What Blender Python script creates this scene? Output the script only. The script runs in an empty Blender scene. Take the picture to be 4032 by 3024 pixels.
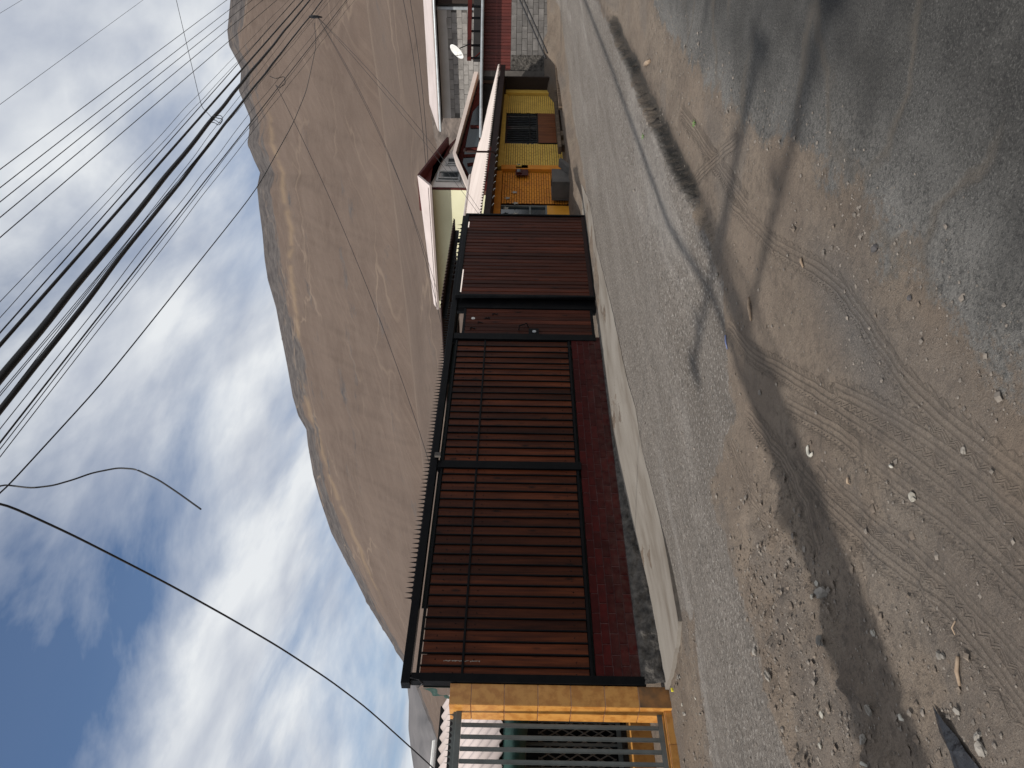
import bpy, bmesh, math, random
import numpy as np
from mathutils import Matrix, Vector
random.seed(7); RNG = np.random.default_rng(11)
S = bpy.context.scene
COL = S.collection

# ------------------------------------------------------------------ camera
FPX, CAMH = 3028.0, 1.55
ROLL, TILT, YAW = math.atan(.016), math.radians(.36), math.radians(39.65)
F = np.array([math.cos(YAW)*math.cos(TILT), math.sin(YAW)*math.cos(TILT), math.sin(TILT)])
RH = np.array([math.sin(YAW), -math.cos(YAW), 0.0])
UH = np.cross(RH, F)
RR = RH*math.cos(ROLL) + UH*math.sin(ROLL)
UU = np.cross(RR, F)
C0 = np.array([0, 0, CAMH])
cd = bpy.data.cameras.new('camera'); cam = bpy.data.objects.new('camera', cd); COL.objects.link(cam)
M = Matrix.Identity(4)
for i in range(3):
    M[i][0] = -UU[i]; M[i][1] = RR[i]; M[i][2] = -F[i]; M[i][3] = C0[i]
cam.matrix_world = M
cd.sensor_fit = 'HORIZONTAL'; cd.sensor_width = 36.0; cd.lens = FPX/4032*36
cd.clip_start = .05; cd.clip_end = 9000
S.camera = cam

# ------------------------------------------------------------------ light
SUN_EL = math.radians(46); SUN_AZ = math.radians(178.3)      # direction towards the sun, from +X
sund = Vector((math.cos(SUN_AZ)*math.cos(SUN_EL), math.sin(SUN_AZ)*math.cos(SUN_EL), math.sin(SUN_EL)))
sl = bpy.data.lights.new('sun', 'SUN'); sl.energy = 4.0; sl.angle = math.radians(.9); sl.color = (1, .955, .89)
so = bpy.data.objects.new('sun', sl); COL.objects.link(so)
so.rotation_euler = (-sund).to_track_quat('-Z', 'Y').to_euler(); so.location = (-40, 5, 60)
W = bpy.data.worlds.new('World'); S.world = W; W.use_nodes = True
nt = W.node_tree; nt.nodes.clear(); N = nt.nodes.new; L = nt.links.new
sky = N('ShaderNodeTexSky'); sky.sky_type = 'NISHITA'; sky.sun_disc = False
sky.sun_elevation = SUN_EL; sky.sun_rotation = math.radians(90) - SUN_AZ
sky.air_density = 1.0; sky.dust_density = .15; sky.ozone_density = 4.5; sky.altitude = 500
bg1 = N('ShaderNodeBackground'); bg1.inputs[1].default_value = .10; L(sky.outputs[0], bg1.inputs[0])
tc = N('ShaderNodeTexCoord'); sep = N('ShaderNodeSeparateXYZ'); L(tc.outputs['Generated'], sep.inputs[0])
def wm(op, a, b=None):
    n = N('ShaderNodeMath'); n.operation = op
    for i, v in enumerate((a, b)):
        if v is None: continue
        if isinstance(v, (int, float)): n.inputs[i].default_value = v
        else: L(v, n.inputs[i])
    return n.outputs[0]
zc = wm('ADD', wm('MAXIMUM', sep.outputs[2], 0.0), .27)
cx = wm('DIVIDE', sep.outputs[0], zc); cy = wm('DIVIDE', sep.outputs[1], zc)
cmb = N('ShaderNodeCombineXYZ'); L(cx, cmb.inputs[0]); L(cy, cmb.inputs[1])
mp = N('ShaderNodeMapping'); L(cmb.outputs[0], mp.inputs[0]); mp.inputs['Rotation'].default_value = (0, 0, math.radians(-28))
mp.inputs['Scale'].default_value = (1.15, 2.1, 1); mp.inputs['Location'].default_value = (3.1, 1.0, 0)
n1 = N('ShaderNodeTexNoise'); n1.inputs['Scale'].default_value = .9; n1.inputs['Detail'].default_value = 7; n1.inputs['Roughness'].default_value = .58
n1.inputs['Distortion'].default_value = .35; L(mp.outputs[0], n1.inputs['Vector'])
n2 = N('ShaderNodeTexNoise'); n2.inputs['Scale'].default_value = 2.6; n2.inputs['Detail'].default_value = 6; L(mp.outputs[0], n2.inputs['Vector'])
# a thinner, bluer opening in the cloud deck
gx_ = wm('DIVIDE', wm('SUBTRACT', cx, .50), .42); gy_ = wm('DIVIDE', wm('SUBTRACT', cy, .98), .36)
gap = wm('POWER', 2.718, wm('MULTIPLY', wm('ADD', wm('MULTIPLY', gx_, gx_), wm('MULTIPLY', gy_, gy_)), -1.0))
cv = wm('SUBTRACT', wm('ADD', n1.outputs[0], .05), wm('MULTIPLY', gap, .185))
cr = N('ShaderNodeValToRGB'); L(cv, cr.inputs[0])
cr.color_ramp.elements[0].position = .30; cr.color_ramp.elements[0].color = (.02, .02, .02, 1)
cr.color_ramp.elements[1].position = .565; cr.color_ramp.elements[1].color = (1, 1, 1, 1)
cr2 = N('ShaderNodeValToRGB'); L(n2.outputs[0], cr2.inputs[0])
cr2.color_ramp.elements[0].position = .33; cr2.color_ramp.elements[0].color = (.56, .61, .71, 1)
cr2.color_ramp.elements[1].position = .60; cr2.color_ramp.elements[1].color = (.94, .97, 1.0, 1)
bg2 = N('ShaderNodeBackground'); bg2.inputs[1].default_value = .86; L(cr2.outputs[0], bg2.inputs[0])
mx = N('ShaderNodeMixShader'); L(cr.outputs[0], mx.inputs[0]); L(bg1.outputs[0], mx.inputs[1]); L(bg2.outputs[0], mx.inputs[2])
wo = N('ShaderNodeOutputWorld'); L(mx.outputs[0], wo.inputs[0])
S.render.engine = 'CYCLES'
S.view_settings.view_transform = 'Standard'; S.view_settings.look = 'None'
S.view_settings.exposure = 0.0; S.view_settings.gamma = 1.0; S.view_settings.use_curve_mapping = False

# ------------------------------------------------------------------ sight-line helpers (where a point of the photo stands in the place)
def ray(x, y):
    return F + RR*((3024-y)-1512)/FPX - UU*(x-2016)/FPX
def onY(x, y, Y): d = ray(x, y); return C0 + d*(Y/d[1])
def onX(x, y, X): d = ray(x, y); return C0 + d*(X/d[0])
def onD(x, y, D): return C0 + ray(x, y)*D
def sst(t): t = np.clip(t, 0, 1); return t*t*(3-2*t)
def gz(X, Y):
    z = .0006*np.maximum(0, X-9)**2 - .30*sst((9.5-X)/5.5)*sst((Y-4.6)/3.6)
    return z
def hit(x, y):
    d = ray(x, y); z = 0.0
    for _ in range(12):
        p = C0 + d*((z-CAMH)/d[2]); z = float(gz(p[0], p[1]))
    return np.array([p[0], p[1], z])

# ------------------------------------------------------------------ materials
MATS = {}
def nodes(m):
    m.use_nodes = True; t = m.node_tree; t.nodes.clear()
    return t, t.nodes.new, t.links.new
def pm(name, c1, c2=None, scale=3.0, rough=.8, bump=.0, bscale=40.0, metal=0.0, stretch=(1, 1, 1), rnd=0.0, detail=6, c3=None, spec=.5, lo=.35, hi=.65, rot=(0,0,0), bdist=.01, dust=None):
    """a two-tone weathered surface: noise in world space, optional tint per piece, fine relief"""
    m = bpy.data.materials.new(name); t, n, l = nodes(m)
    b = n('ShaderNodeBsdfPrincipled'); o = n('ShaderNodeOutputMaterial'); l(b.outputs[0], o.inputs[0])
    g = n('ShaderNodeNewGeometry'); mp = n('ShaderNodeMapping'); l(g.outputs['Position'], mp.inputs[0]); mp.inputs['Scale'].default_value = stretch; mp.inputs['Rotation'].default_value = rot
    vec = mp.outputs[0]
    if rnd > 0:
        oi = n('ShaderNodeObjectInfo'); cb = n('ShaderNodeVectorMath'); cb.operation = 'MULTIPLY_ADD'
        l(oi.outputs['Random'], cb.inputs[0]); cb.inputs[1].default_value = (37, 53, 71); l(vec, cb.inputs[2]); vec = cb.outputs[0]
    nz = n('ShaderNodeTexNoise'); nz.inputs['Scale'].default_value = scale; nz.inputs['Detail'].default_value = detail; nz.inputs['Roughness'].default_value = .6; l(vec, nz.inputs['Vector'])
    r = n('ShaderNodeValToRGB'); l(nz.outputs[0], r.inputs[0])
    c2 = c2 or tuple(.75*v for v in c1)
    r.color_ramp.elements[0].position = lo; r.color_ramp.elements[0].color = (*c2, 1)
    r.color_ramp.elements[1].position = hi; r.color_ramp.elements[1].color = (*c1, 1)
    if c3: e = r.color_ramp.elements.new(.5*(lo+hi)); e.color = (*c3, 1)
    col = r.outputs[0]
    if rnd > 0:
        hs = n('ShaderNodeHueSaturation'); mr = n('ShaderNodeMapRange'); l(oi.outputs['Random'], mr.inputs[0])
        mr.inputs[3].default_value = 1-rnd; mr.inputs[4].default_value = 1+rnd; l(mr.outputs[0], hs.inputs['Value']); l(col, hs.inputs['Color']); col = hs.outputs[0]
    if dust:      # mud splashed and dust settled on the lowest part of a wall
        dz, dh, dc = dust; sx_ = n('ShaderNodeSeparateXYZ'); l(g.outputs['Position'], sx_.inputs[0])
        m1 = n('ShaderNodeMapRange'); l(sx_.outputs[2], m1.inputs[0]); m1.inputs[1].default_value = dz; m1.inputs[2].default_value = dz+dh; m1.inputs[3].default_value = .45; m1.inputs[4].default_value = 0
        nd = n('ShaderNodeTexNoise'); nd.inputs['Scale'].default_value = 9; nd.inputs['Detail'].default_value = 8; nd.inputs['Roughness'].default_value = .7; l(g.outputs['Position'], nd.inputs['Vector'])
        m2 = n('ShaderNodeMapRange'); l(nd.outputs[0], m2.inputs[0]); m2.inputs[1].default_value = .38; m2.inputs[2].default_value = .66
        m3 = n('ShaderNodeMath'); m3.operation = 'MULTIPLY'; l(m1.outputs[0], m3.inputs[0]); l(m2.outputs[0], m3.inputs[1])
        mk = n('ShaderNodeMix'); mk.data_type = 'RGBA'; l(m3.outputs[0], mk.inputs['Factor']); l(col, mk.inputs['A']); mk.inputs['B'].default_value = (*dc, 1); col = mk.outputs['Result']
    l(col, b.inputs['Base Color']); b.inputs['Roughness'].default_value = rough; b.inputs['Metallic'].default_value = metal
    b.inputs['Specular IOR Level'].default_value = spec
    if bump > 0:
        n3 = n('ShaderNodeTexNoise'); n3.inputs['Scale'].default_value = bscale; n3.inputs['Detail'].default_value = 5; l(vec, n3.inputs['Vector'])
        bp = n('ShaderNodeBump'); bp.inputs['Strength'].default_value = bump; bp.inputs['Distance'].default_value = bdist; l(n3.outputs[0], bp.inputs['Height']); l(bp.outputs[0], b.inputs['Normal'])
    MATS[name] = m; return m

def wood_mat(name, ca, cb, ck, rough=.42):
    m = bpy.data.materials.new(name); t, n, l = nodes(m)
    b = n('ShaderNodeBsdfPrincipled'); o = n('ShaderNodeOutputMaterial'); l(b.outputs[0], o.inputs[0])
    g = n('ShaderNodeNewGeometry'); oi = n('ShaderNodeObjectInfo')
    ad = n('ShaderNodeVectorMath'); ad.operation = 'MULTIPLY_ADD'; l(oi.outputs['Random'], ad.inputs[0]); ad.inputs[1].default_value = (91, 17, 53); l(g.outputs['Position'], ad.inputs[2])
    mp = n('ShaderNodeMapping'); mp.inputs['Scale'].default_value = (26, 26, 1.1); l(ad.outputs[0], mp.inputs[0])
    nz = n('ShaderNodeTexNoise'); nz.inputs['Scale'].default_value = 1.0; nz.inputs['Detail'].default_value = 8; nz.inputs['Roughness'].default_value = .65; nz.inputs['Distortion'].default_value = .6; l(mp.outputs[0], nz.inputs['Vector'])
    r = n('ShaderNodeValToRGB'); l(nz.outputs[0], r.inputs[0])
    r.color_ramp.elements[0].position = .3; r.color_ramp.elements[0].color = (*cb, 1)
    r.color_ramp.elements[1].position = .68; r.color_ramp.elements[1].color = (*ca, 1)
    mp2 = n('ShaderNodeMapping'); mp2.inputs['Scale'].default_value = (7, 7, 2.4); l(ad.outputs[0], mp2.inputs[0])
    vo = n('ShaderNodeTexVoronoi'); vo.inputs['Scale'].default_value = .8; l(mp2.outputs[0], vo.inputs['Vector'])
    kr = n('ShaderNodeValToRGB'); l(vo.outputs['Distance'], kr.inputs[0]); kr.color_ramp.elements[0].position = .05; kr.color_ramp.elements[0].color = (1, 1, 1, 1); kr.color_ramp.elements[1].position = .17; kr.color_ramp.elements[1].color = (0, 0, 0, 1)
    mk = n('ShaderNodeMix'); mk.data_type = 'RGBA'; l(kr.outputs[0], mk.inputs['Factor']); l(r.outputs[0], mk.inputs['A']); mk.inputs['B'].default_value = (*ck, 1)
    mp3 = n('ShaderNodeMapping'); mp3.inputs['Scale'].default_value = (5, 5, .7); l(ad.outputs[0], mp3.inputs[0])
    n5 = n('ShaderNodeTexNoise'); n5.inputs['Scale'].default_value = 1.4; n5.inputs['Detail'].default_value = 3; l(mp3.outputs[0], n5.inputs['Vector'])
    mr = n('ShaderNodeMapRange'); l(n5.outputs[0], mr.inputs[0]); mr.inputs[1].default_value = .3; mr.inputs[2].default_value = .7; mr.inputs[3].default_value = .6; mr.inputs[4].default_value = 1.3
    mr2 = n('ShaderNodeMapRange'); l(oi.outputs['Random'], mr2.inputs[0]); mr2.inputs[3].default_value = .55; mr2.inputs[4].default_value = 1.45
    mm = n('ShaderNodeMath'); mm.operation = 'MULTIPLY'; l(mr.outputs[0], mm.inputs[0]); l(mr2.outputs[0], mm.inputs[1])
    hs = n('ShaderNodeHueSaturation'); l(mm.outputs[0], hs.inputs['Value']); l(mk.outputs['Result'], hs.inputs['Color'])
    l(hs.outputs[0], b.inputs['Base Color']); b.inputs['Roughness'].default_value = rough; b.inputs['Specular IOR Level'].default_value = .12
    bp = n('ShaderNodeBump'); bp.inputs['Strength'].default_value = .25; bp.inputs['Distance'].default_value = .004; l(nz.outputs[0], bp.inputs['Height']); l(bp.outputs[0], b.inputs['Normal'])
    MATS[name] = m; return m

wood_mat('stained_plank', (.104, .027, .0092), (.034, .0084, .0042), (.018, .006, .003))
wood_mat('stained_gate_plank', (.078, .0195, .009), (.034, .0085, .0048), (.014, .005, .003), rough=.5)
wood_mat('brown_panel_wood', (.26, .085, .03), (.17, .05, .018), (.1, .03, .01))
wood_mat('old_timber', (.22, .16, .11), (.12, .085, .06), (.06, .04, .03), rough=.8)
pm('black_steel', (.0022, .0028, .0038), (.0055, .0055, .006), scale=5, rough=.45, bump=.15, bscale=60, spec=.09)
pm('grey_steel', (.15, .162, .154), (.115, .126, .119), scale=6, rough=.5, spec=.25)
pm('red_brick_paint', (.058, .0060, .0052), (.034, .0038, .0035), scale=7, rough=.6, spec=.1, bump=.35, bscale=70, rnd=.22, bdist=.004, dust=(.02, .42, (.10, .075, .06)))
pm('brick_joint', (.12, .055, .052), (.06, .022, .022), scale=9, rough=.95, bump=.4, bscale=80)
pm('rough_footing', (.115, .103, .09), (.03, .027, .024), scale=9, rough=.95, bump=1.0, bscale=14, bdist=.05)
pm('ochre_tile', (.58, .28, .07), (.45, .19, .042), scale=9, rough=.3, rnd=.05, lo=.4, hi=.56, bump=.03, bscale=30)
pm('ochre_tile_soiled', (.34, .15, .04), (.07, .045, .025), scale=3.5, rough=.6, lo=.38, hi=.68)
pm('tile_joint', (.62, .40, .26), (.5, .3, .2), scale=20, rough=.9)
pm('green_mesh', (.022, .032, .027), (.013, .02, .018), scale=30, rough=.9)
pm('green_tarp', (.018, .065, .052), (.01, .036, .03), scale=5, rough=.55, bump=.4, bscale=9, bdist=.03)
pm('pale_roof_sheet', (.56, .485, .44), (.46, .39, .35), scale=1.4, rough=.6, stretch=(1, .3, .3))
pm('pink_roof_sheet', (.53, .45, .42), (.44, .37, .34), scale=.8, rough=.6)
pm('white_paint', (.74, .72, .68), (.62, .6, .56), scale=4, rough=.6)
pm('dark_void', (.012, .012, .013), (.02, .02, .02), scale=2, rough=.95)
pm('yellow_brick_paint', (.76, .49, .085), (.62, .385, .065), scale=3, rough=.75, bump=.2, bscale=40)
pm('yellow_joint', (.055, .032, .009), (.035, .02, .006), scale=6, rough=.95)
pm('orange_brick_paint', (.74, .27, .014), (.6, .2, .012), scale=3, rough=.75, bump=.2, bscale=40)
pm('orange_joint', (.045, .012, .004), (.03, .008, .003), scale=6, rough=.95)
pm('amber_panel', (.74, .33, .022), (.62, .26, .018), scale=1.5, rough=.6)
pm('brown_trim', (.026, .0115, .0095), (.018, .008, .0065), scale=5, rough=.6, spec=.15)
pm('dark_plaster', (.034, .02, .014), (.02, .012, .009), scale=1.6, rough=.85, stretch=(1, 1, .4))
pm('dark_red_paint', (.075, .011, .0085), (.05, .008, .006), scale=3, rough=.55, spec=.2)
pm('cream_stucco', (.66, .64, .44), (.60, .575, .385), scale=.7, rough=.85, bump=.1, bscale=30)
pm('grey_stucco', (.50, .475, .45), (.44, .415, .39), scale=1.2, rough=.85, bump=.15, bscale=35)
pm('block_grey', (.185, .172, .16), (.105, .097, .09), scale=2.2, rough=.9, bump=.5, bscale=30, rnd=.22)
pm('block_joint', (.12, .11, .1), (.07, .065, .06), scale=8, rough=.95, bump=.6, bscale=30)
pm('far_block', (.30, .28, .26), (.18, .167, .155), scale=1.6, rough=.9, bump=.5, bscale=12, rnd=.16, bdist=.03)
pm('red_board_paint', (.115, .021, .0145), (.075, .0135, .010), scale=5, rough=.6, rnd=.18, stretch=(1, 1, .2))
pm('board_back', (.45, .28, .2), (.32, .2, .14), scale=5, rough=.8)
pm('zinc_pipe', (.40, .42, .43), (.28, .3, .31), scale=4, rough=.4, metal=.3)
pm('window_glass', (.03, .038, .042), (.02, .025, .028), scale=1, rough=.08, spec=.8)
pm('smoked_glass', (.02, .03, .036), (.012, .018, .022), scale=1, rough=.12, spec=.8)
pm('window_frame', (.34, .34, .33), (.28, .28, .27), scale=4, rough=.5)
pm('lattice_wood', (.2, .18, .155), (.13, .115, .1), scale=6, rough=.8)
pm('concrete_box', (.12, .107, .095), (.07, .062, .055), scale=2.5, rough=.95, bump=.3, bscale=25)
pm('cable_black', (.008, .008, .01), (.012, .012, .014), scale=3, rough=.6)
pm('pole_concrete', (.3, .28, .26), (.24, .22, .2), scale=3, rough=.9)
pm('white_litter', (.5, .47, .41), (.36, .34, .29), scale=12, rough=.8)
pm('stone_grey', (.26, .235, .205), (.15, .135, .115), scale=14, rough=.9, bump=.4, bscale=50, rnd=.3)
pm('stone_pale', (.36, .335, .285), (.24, .22, .185), scale=14, rough=.9, bump=.4, bscale=50, rnd=.15)
pm('stone_dark', (.07, .065, .065), (.045, .04, .04), scale=14, rough=.9, bump=.4, bscale=50)
pm('dry_twig', (.36, .27, .19), (.2, .14, .095), scale=20, rough=.9)
pm('black_plastic', (.016, .017, .02), (.012, .012, .014), scale=9, rough=.35, bump=.9, bscale=16, bdist=.03)
pm('blue_plastic', (.2, .23, .42), (.16, .19, .35), scale=9, rough=.4)
pm('leaf_green', (.11, .2, .05), (.08, .15, .035), scale=30, rough=.7)
pm('bright_yellow', (.8, .7, .05), (.7, .6, .04), scale=9, rough=.5)
pm('pebbles', (.25, .215, .18), (.09, .077, .066), scale=19, rough=.95, lo=.3, hi=.72)

# ------------------------------------------------------------------ mesh helpers
ORG = {}
class MB:
    def __init__(s, xf=None): s.v = []; s.f = []; s.xf = xf
    def add(s, vs, fs):
        o = len(s.v)
        s.v += [s.xf(p) if s.xf else tuple(p) for p in vs]; s.f += [tuple(i+o for i in f) for f in fs]; return s
    def box(s, x0, x1, y0, y1, z0, z1):
        if x0 > x1: x0, x1 = x1, x0
        if y0 > y1: y0, y1 = y1, y0
        if z0 > z1: z0, z1 = z1, z0
        return s.add([(x0,y0,z0),(x1,y0,z0),(x1,y1,z0),(x0,y1,z0),(x0,y0,z1),(x1,y0,z1),(x1,y1,z1),(x0,y1,z1)],
              [(0,3,2,1),(4,5,6,7),(0,1,5,4),(1,2,6,5),(2,3,7,6),(3,0,4,7)])
    def prism(s, poly, axis, a, b):
        """poly: 2-D outline, extruded along axis ('x','y','z') from a to b"""
        def P(p, t): return {'x': (t, p[0], p[1]), 'y': (p[0], t, p[1]), 'z': (p[0], p[1], t)}[axis]
        n = len(poly)
        return s.add([P(p, a) for p in poly]+[P(p, b) for p in poly], [tuple(range(n))[::-1], tuple(range(n, 2*n))]+[(i, (i+1) % n, (i+1) % n+n, i+n) for i in range(n)])
    def tube(s, pts, r, n=6, cap=True):
        pts = [Vector(p) for p in pts]; rs = r if isinstance(r, (list, tuple)) else [r]*len(pts)
        vs = []; fs = []
        for i, p in enumerate(pts):
            d = (pts[min(i+1, len(pts)-1)]-pts[max(i-1, 0)]).normalized()
            a = d.cross(Vector((0, 0, 1)) if abs(d.z) < .95 else Vector((1, 0, 0))).normalized(); b = d.cross(a)
            for k in range(n):
                t = 2*math.pi*k/n; vs.append(tuple(p+(a*math.cos(t)+b*math.sin(t))*rs[i]))
        for i in range(len(pts)-1):
            for k in range(n): fs.append((i*n+k, i*n+(k+1) % n, (i+1)*n+(k+1) % n, (i+1)*n+k))
        if cap: fs += [tuple(range(n))[::-1], tuple(range((len(pts)-1)*n, len(pts)*n))]
        return s.add(vs, fs)
    def grid(s, P):
        P = np.asarray(P); h, w = P.shape[:2]
        return s.add([tuple(q) for q in P.reshape(-1, 3)], [(i*w+j, i*w+j+1, (i+1)*w+j+1, (i+1)*w+j) for i in range(h-1) for j in range(w-1)])
    def mesh(s, name, mat, org=(0, 0, 0), smooth=False):
        me = bpy.data.meshes.new(name); o = np.array(org)
        me.from_pydata([tuple(np.array(p)-o) for p in s.v], [], s.f)
        bm = bmesh.new(); bm.from_mesh(me); bmesh.ops.recalc_face_normals(bm, faces=bm.faces); bm.to_mesh(me); bm.free()
        me.materials.append(MATS[mat])
        if smooth: me.polygons.foreach_set('use_smooth', [True]*len(me.polygons))
        return me
    def build(s, name, mat, parent=None, smooth=False, bevel=0, org=None):
        if org is None:
            org = ORG[parent.name] if parent else ((np.array(s.v).min(0)+np.array(s.v).max(0))/2*np.array([1, 1, 0])+np.array([0, 0, np.array(s.v).min(0)[2]]))
        me = s.mesh(name, mat, org, smooth)
        o = bpy.data.objects.new(name, me); COL.objects.link(o)
        if parent: o.parent = parent; ORG[o.name] = ORG[parent.name]
        else: o.location = org; ORG[o.name] = np.array(org)
        if bevel:
            b = o.modifiers.new('edge', 'BEVEL'); b.width = bevel; b.segments = 2; b.limit_method = 'ANGLE'
        return o
def piece(name, me, parent, loc, rz=0, scale=None):
    o = bpy.data.objects.new(name, me); COL.objects.link(o); o.parent = parent
    o.location = Vector(np.array(loc)-ORG[parent.name]); o.rotation_euler.z = rz
    if scale: o.scale = scale
    ORG[o.name] = np.array(loc); return o
def tag(o, label=None, cat=None, group=None, kind=None):
    if label: o['label'] = label
    if cat: o['category'] = cat
    if group: o['group'] = group
    if kind: o['kind'] = kind
    return o
def thing(name, loc, label, cat, group=None):
    o = bpy.data.objects.new(name, None); COL.objects.link(o); o.location = loc; ORG[o.name] = np.array(loc, float); o.empty_display_size = .2
    return tag(o, label, cat, group)
def unit_box(name, mat, sx, sy, sz, bev=0.0):
    """box centred in x, y, standing on z=0, with chamfered long edges if bev"""
    m = MB()
    if bev:
        b = bev; poly = [(-sx/2+b, -sy/2), (sx/2-b, -sy/2), (sx/2, -sy/2+b), (sx/2, sy/2), (-sx/2, sy/2), (-sx/2, -sy/2+b)]
        m.prism(poly, 'z', 0, sz)
    else: m.box(-sx/2, sx/2, -sy/2, sy/2, 0, sz)
    return m.mesh(name, mat)
def vnoise(x, y, seed=0):
    xi = np.floor(x).astype(int); yi = np.floor(y).astype(int); fx = x-xi; fy = y-yi
    def h(a, b):
        n = (a*374761393 + b*668265263 + seed*1442695041) & 0x7fffffff
        n = ((n ^ (n >> 13))*1274126177) & 0x7fffffff
        return ((n ^ (n >> 16)) & 0xffff)/65535.0
    u = fx*fx*(3-2*fx); v = fy*fy*(3-2*fy)
    return (h(xi, yi)*(1-u)+h(xi+1, yi)*u)*(1-v)+(h(xi, yi+1)*(1-u)+h(xi+1, yi+1)*u)*v
def fbm(x, y, o=4, seed=0):
    s = 0; a = .5
    for i in range(o): s = s+a*vnoise(x*2**i, y*2**i, seed+i*17); a *= .5
    return s/(1-.5**o)

# ================================================================== GROUND
def poly_sd(px, py, poly):
    """signed distance to a closed outline, positive inside"""
    P = np.array(poly); Q = np.roll(P, -1, 0); d2 = np.full(px.shape, 1e9); ins = np.zeros(px.shape, bool)
    for (ax, ay), (bx, by) in zip(P, Q):
        ex, ey = bx-ax, by-ay; t = np.clip(((px-ax)*ex+(py-ay)*ey)/(ex*ex+ey*ey+1e-9), 0, 1)
        d2 = np.minimum(d2, (px-ax-t*ex)**2+(py-ay-t*ey)**2)
        c = ((ay > py) != (by > py)) & (px < (bx-ax)*(py-ay)/(by-ay+1e-12)+ax); ins ^= c
    d = np.sqrt(d2); return np.where(ins, d, -d)
H2 = lambda l: [tuple(hit(*p)[:2]) for p in l]
ASPH = H2([(2564,0),(2651,152),(2743,271),(2814,369),(2922,505),(3031,586),(3123,596),(3246,696),(3357,836),(3543,1033),(3722,1234),(3830,1343),(3950,1478),(4031,1560)]) + [(-6,1.3),(-7,-10),(70,-10),(70,3.4),(25,3.2)]
GREDGE = H2([(2428,81),(2472,200),(2521,293),(2564,401),(2610,490),(2651,575),(2700,678),(2743,770),(2797,890),(2850,1200),(2875,1500),(2902,1627),(2842,1795),(2799,1914),(2830,2050),(2892,2240),(2932,2398),(2997,2597),(3046,2786),(3086,2945)])
GREY = [(70,6.5),(26,4.4)] + GREDGE + [(-1,4.5),(-1,6.3)] + H2([(2798,3004),(2768,2746),(2748,2577),(2733,2438)]) + [(5.2,7.6),(17,7.8),(21,8.0),(30,7.0),(70,9)]
xs = np.concatenate([np.arange(-7, .6, .3), np.arange(.6, 9, .03)])
d = .03
X_ = [xs[-1]]
while X_[-1] < 62: d = min(d*1.03, 1.2); X_.append(X_[-1]+d)
xs = np.concatenate([xs, X_[1:]])
ys = np.concatenate([np.arange(-10, .3, .3), np.arange(.3, 8.7, .03), np.arange(8.7, 15, .25)])
GX, GY = np.meshgrid(xs, ys, indexing='ij')
nb = fbm(GX*2.2, GY*2.2, 4, 3)-.5; nf = fbm(GX*9, GY*9, 3, 9)-.5
sda = poly_sd(GX, GY, ASPH); sdg = poly_sd(GX, GY, GREY)
wa = sst((sda+nb*.30+nf*.22+.22)/.50); wg = sst((sdg+nb*.30+nf*.14+.14)/.30)*(1-wa)
fringe = np.exp(-((sda-.12+nb*.3)/.26)**2)
worn = np.exp(-np.maximum(sda, 0)/.8)
Z = gz(GX, GY)
rise_in = .14*sst((GX-5.0)/1.8); rise_out = .14*sst((GX-13.2)/.7)
stp = sst((sdg+nb*.10+nf*.10+.02)/.045)
Z = Z + (rise_out+(rise_in-rise_out)*stp)*sst((5.6-GY)/1.4)*sst((GY-1.0)/2.0)
dep = GX*math.cos(YAW)+GY*math.sin(YAW)
Z = Z + .34*sst((dep-27.0)/1.5)*sst((GY-5.6)/1.4) + (.13*sst((GY-8.15-.12*nb)/.28)*sst((GX-17)/1.5))
wd = 1-np.maximum(wa, wg)
churn = np.maximum(sst((3.9-GX)/.9)*sst((GY-2.9)/.5), .35*sst((3.0-GX)/.8)*sst((GY-2.2)/.4))
edge = sst(1.4*np.exp(-((sdg+nb*.10+nf*.10+.035)/.045)**2))*sst((GX-5.6)/1.0)*sst((13.7-GX)/.3)*(GY < 4.2)  # mask of the broken step's face, where its shade is painted
Z = Z + wd*(.055*(fbm(GX*1.1, GY*1.1, 3, 21)-.5)+.022*nf)+wd*churn*(.10*(fbm(GX*5, GY*5, 4, 23)-.5)+.16*np.maximum(fbm(GX*9, GY*9, 2, 29)-.58, 0)) + wg*(.008*nf) + wa*(.010*(fbm(GX*3, GY*3, 3, 31)-.5))
# tyre tracks
TT = np.zeros(GX.shape); TS = np.zeros(GX.shape); TW = np.zeros(GX.shape)
TRACKS = [([(2878,1288),(2960,1397),(3122,1478),(3285,1587),(3460,1690),(3650,1830),(3850,2010),(4032,2200)], .17),
          ([(2960,1640),(3040,1740),(3110,1850),(3170,1990),(3215,2130)], .2),
          ([(3120,1600),(3337,1720),(3482,1865),(3675,2010),(3868,2160),(4030,2310)], .16),
          ([(3300,1540),(3434,1600),(3603,1696),(3796,1841),(4032,2040)], .16),
          ([(3150,1850),(3217,1938),(3386,2106),(3579,2275),(3746,2420),(3870,2560),(4010,2760)], .17),
          ([(3230,1850),(3330,1960),(3530,2130),(3720,2300),(3900,2480),(4030,2620)], .13),
          ([(2878,800),(3014,936),(3108,1000),(3271,1098),(3434,1288),(3543,1478),(3678,1614),(3900,1800),(4032,1900)], .15),
          ([(2690,450),(2770,560),(2850,690),(2930,800)], .2),
          ([(2895,553),(2800,640),(2730,720)], .16),
          ([(2870,1700),(2900,1800),(2950,1920),(3000,2050)], .15)]
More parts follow.
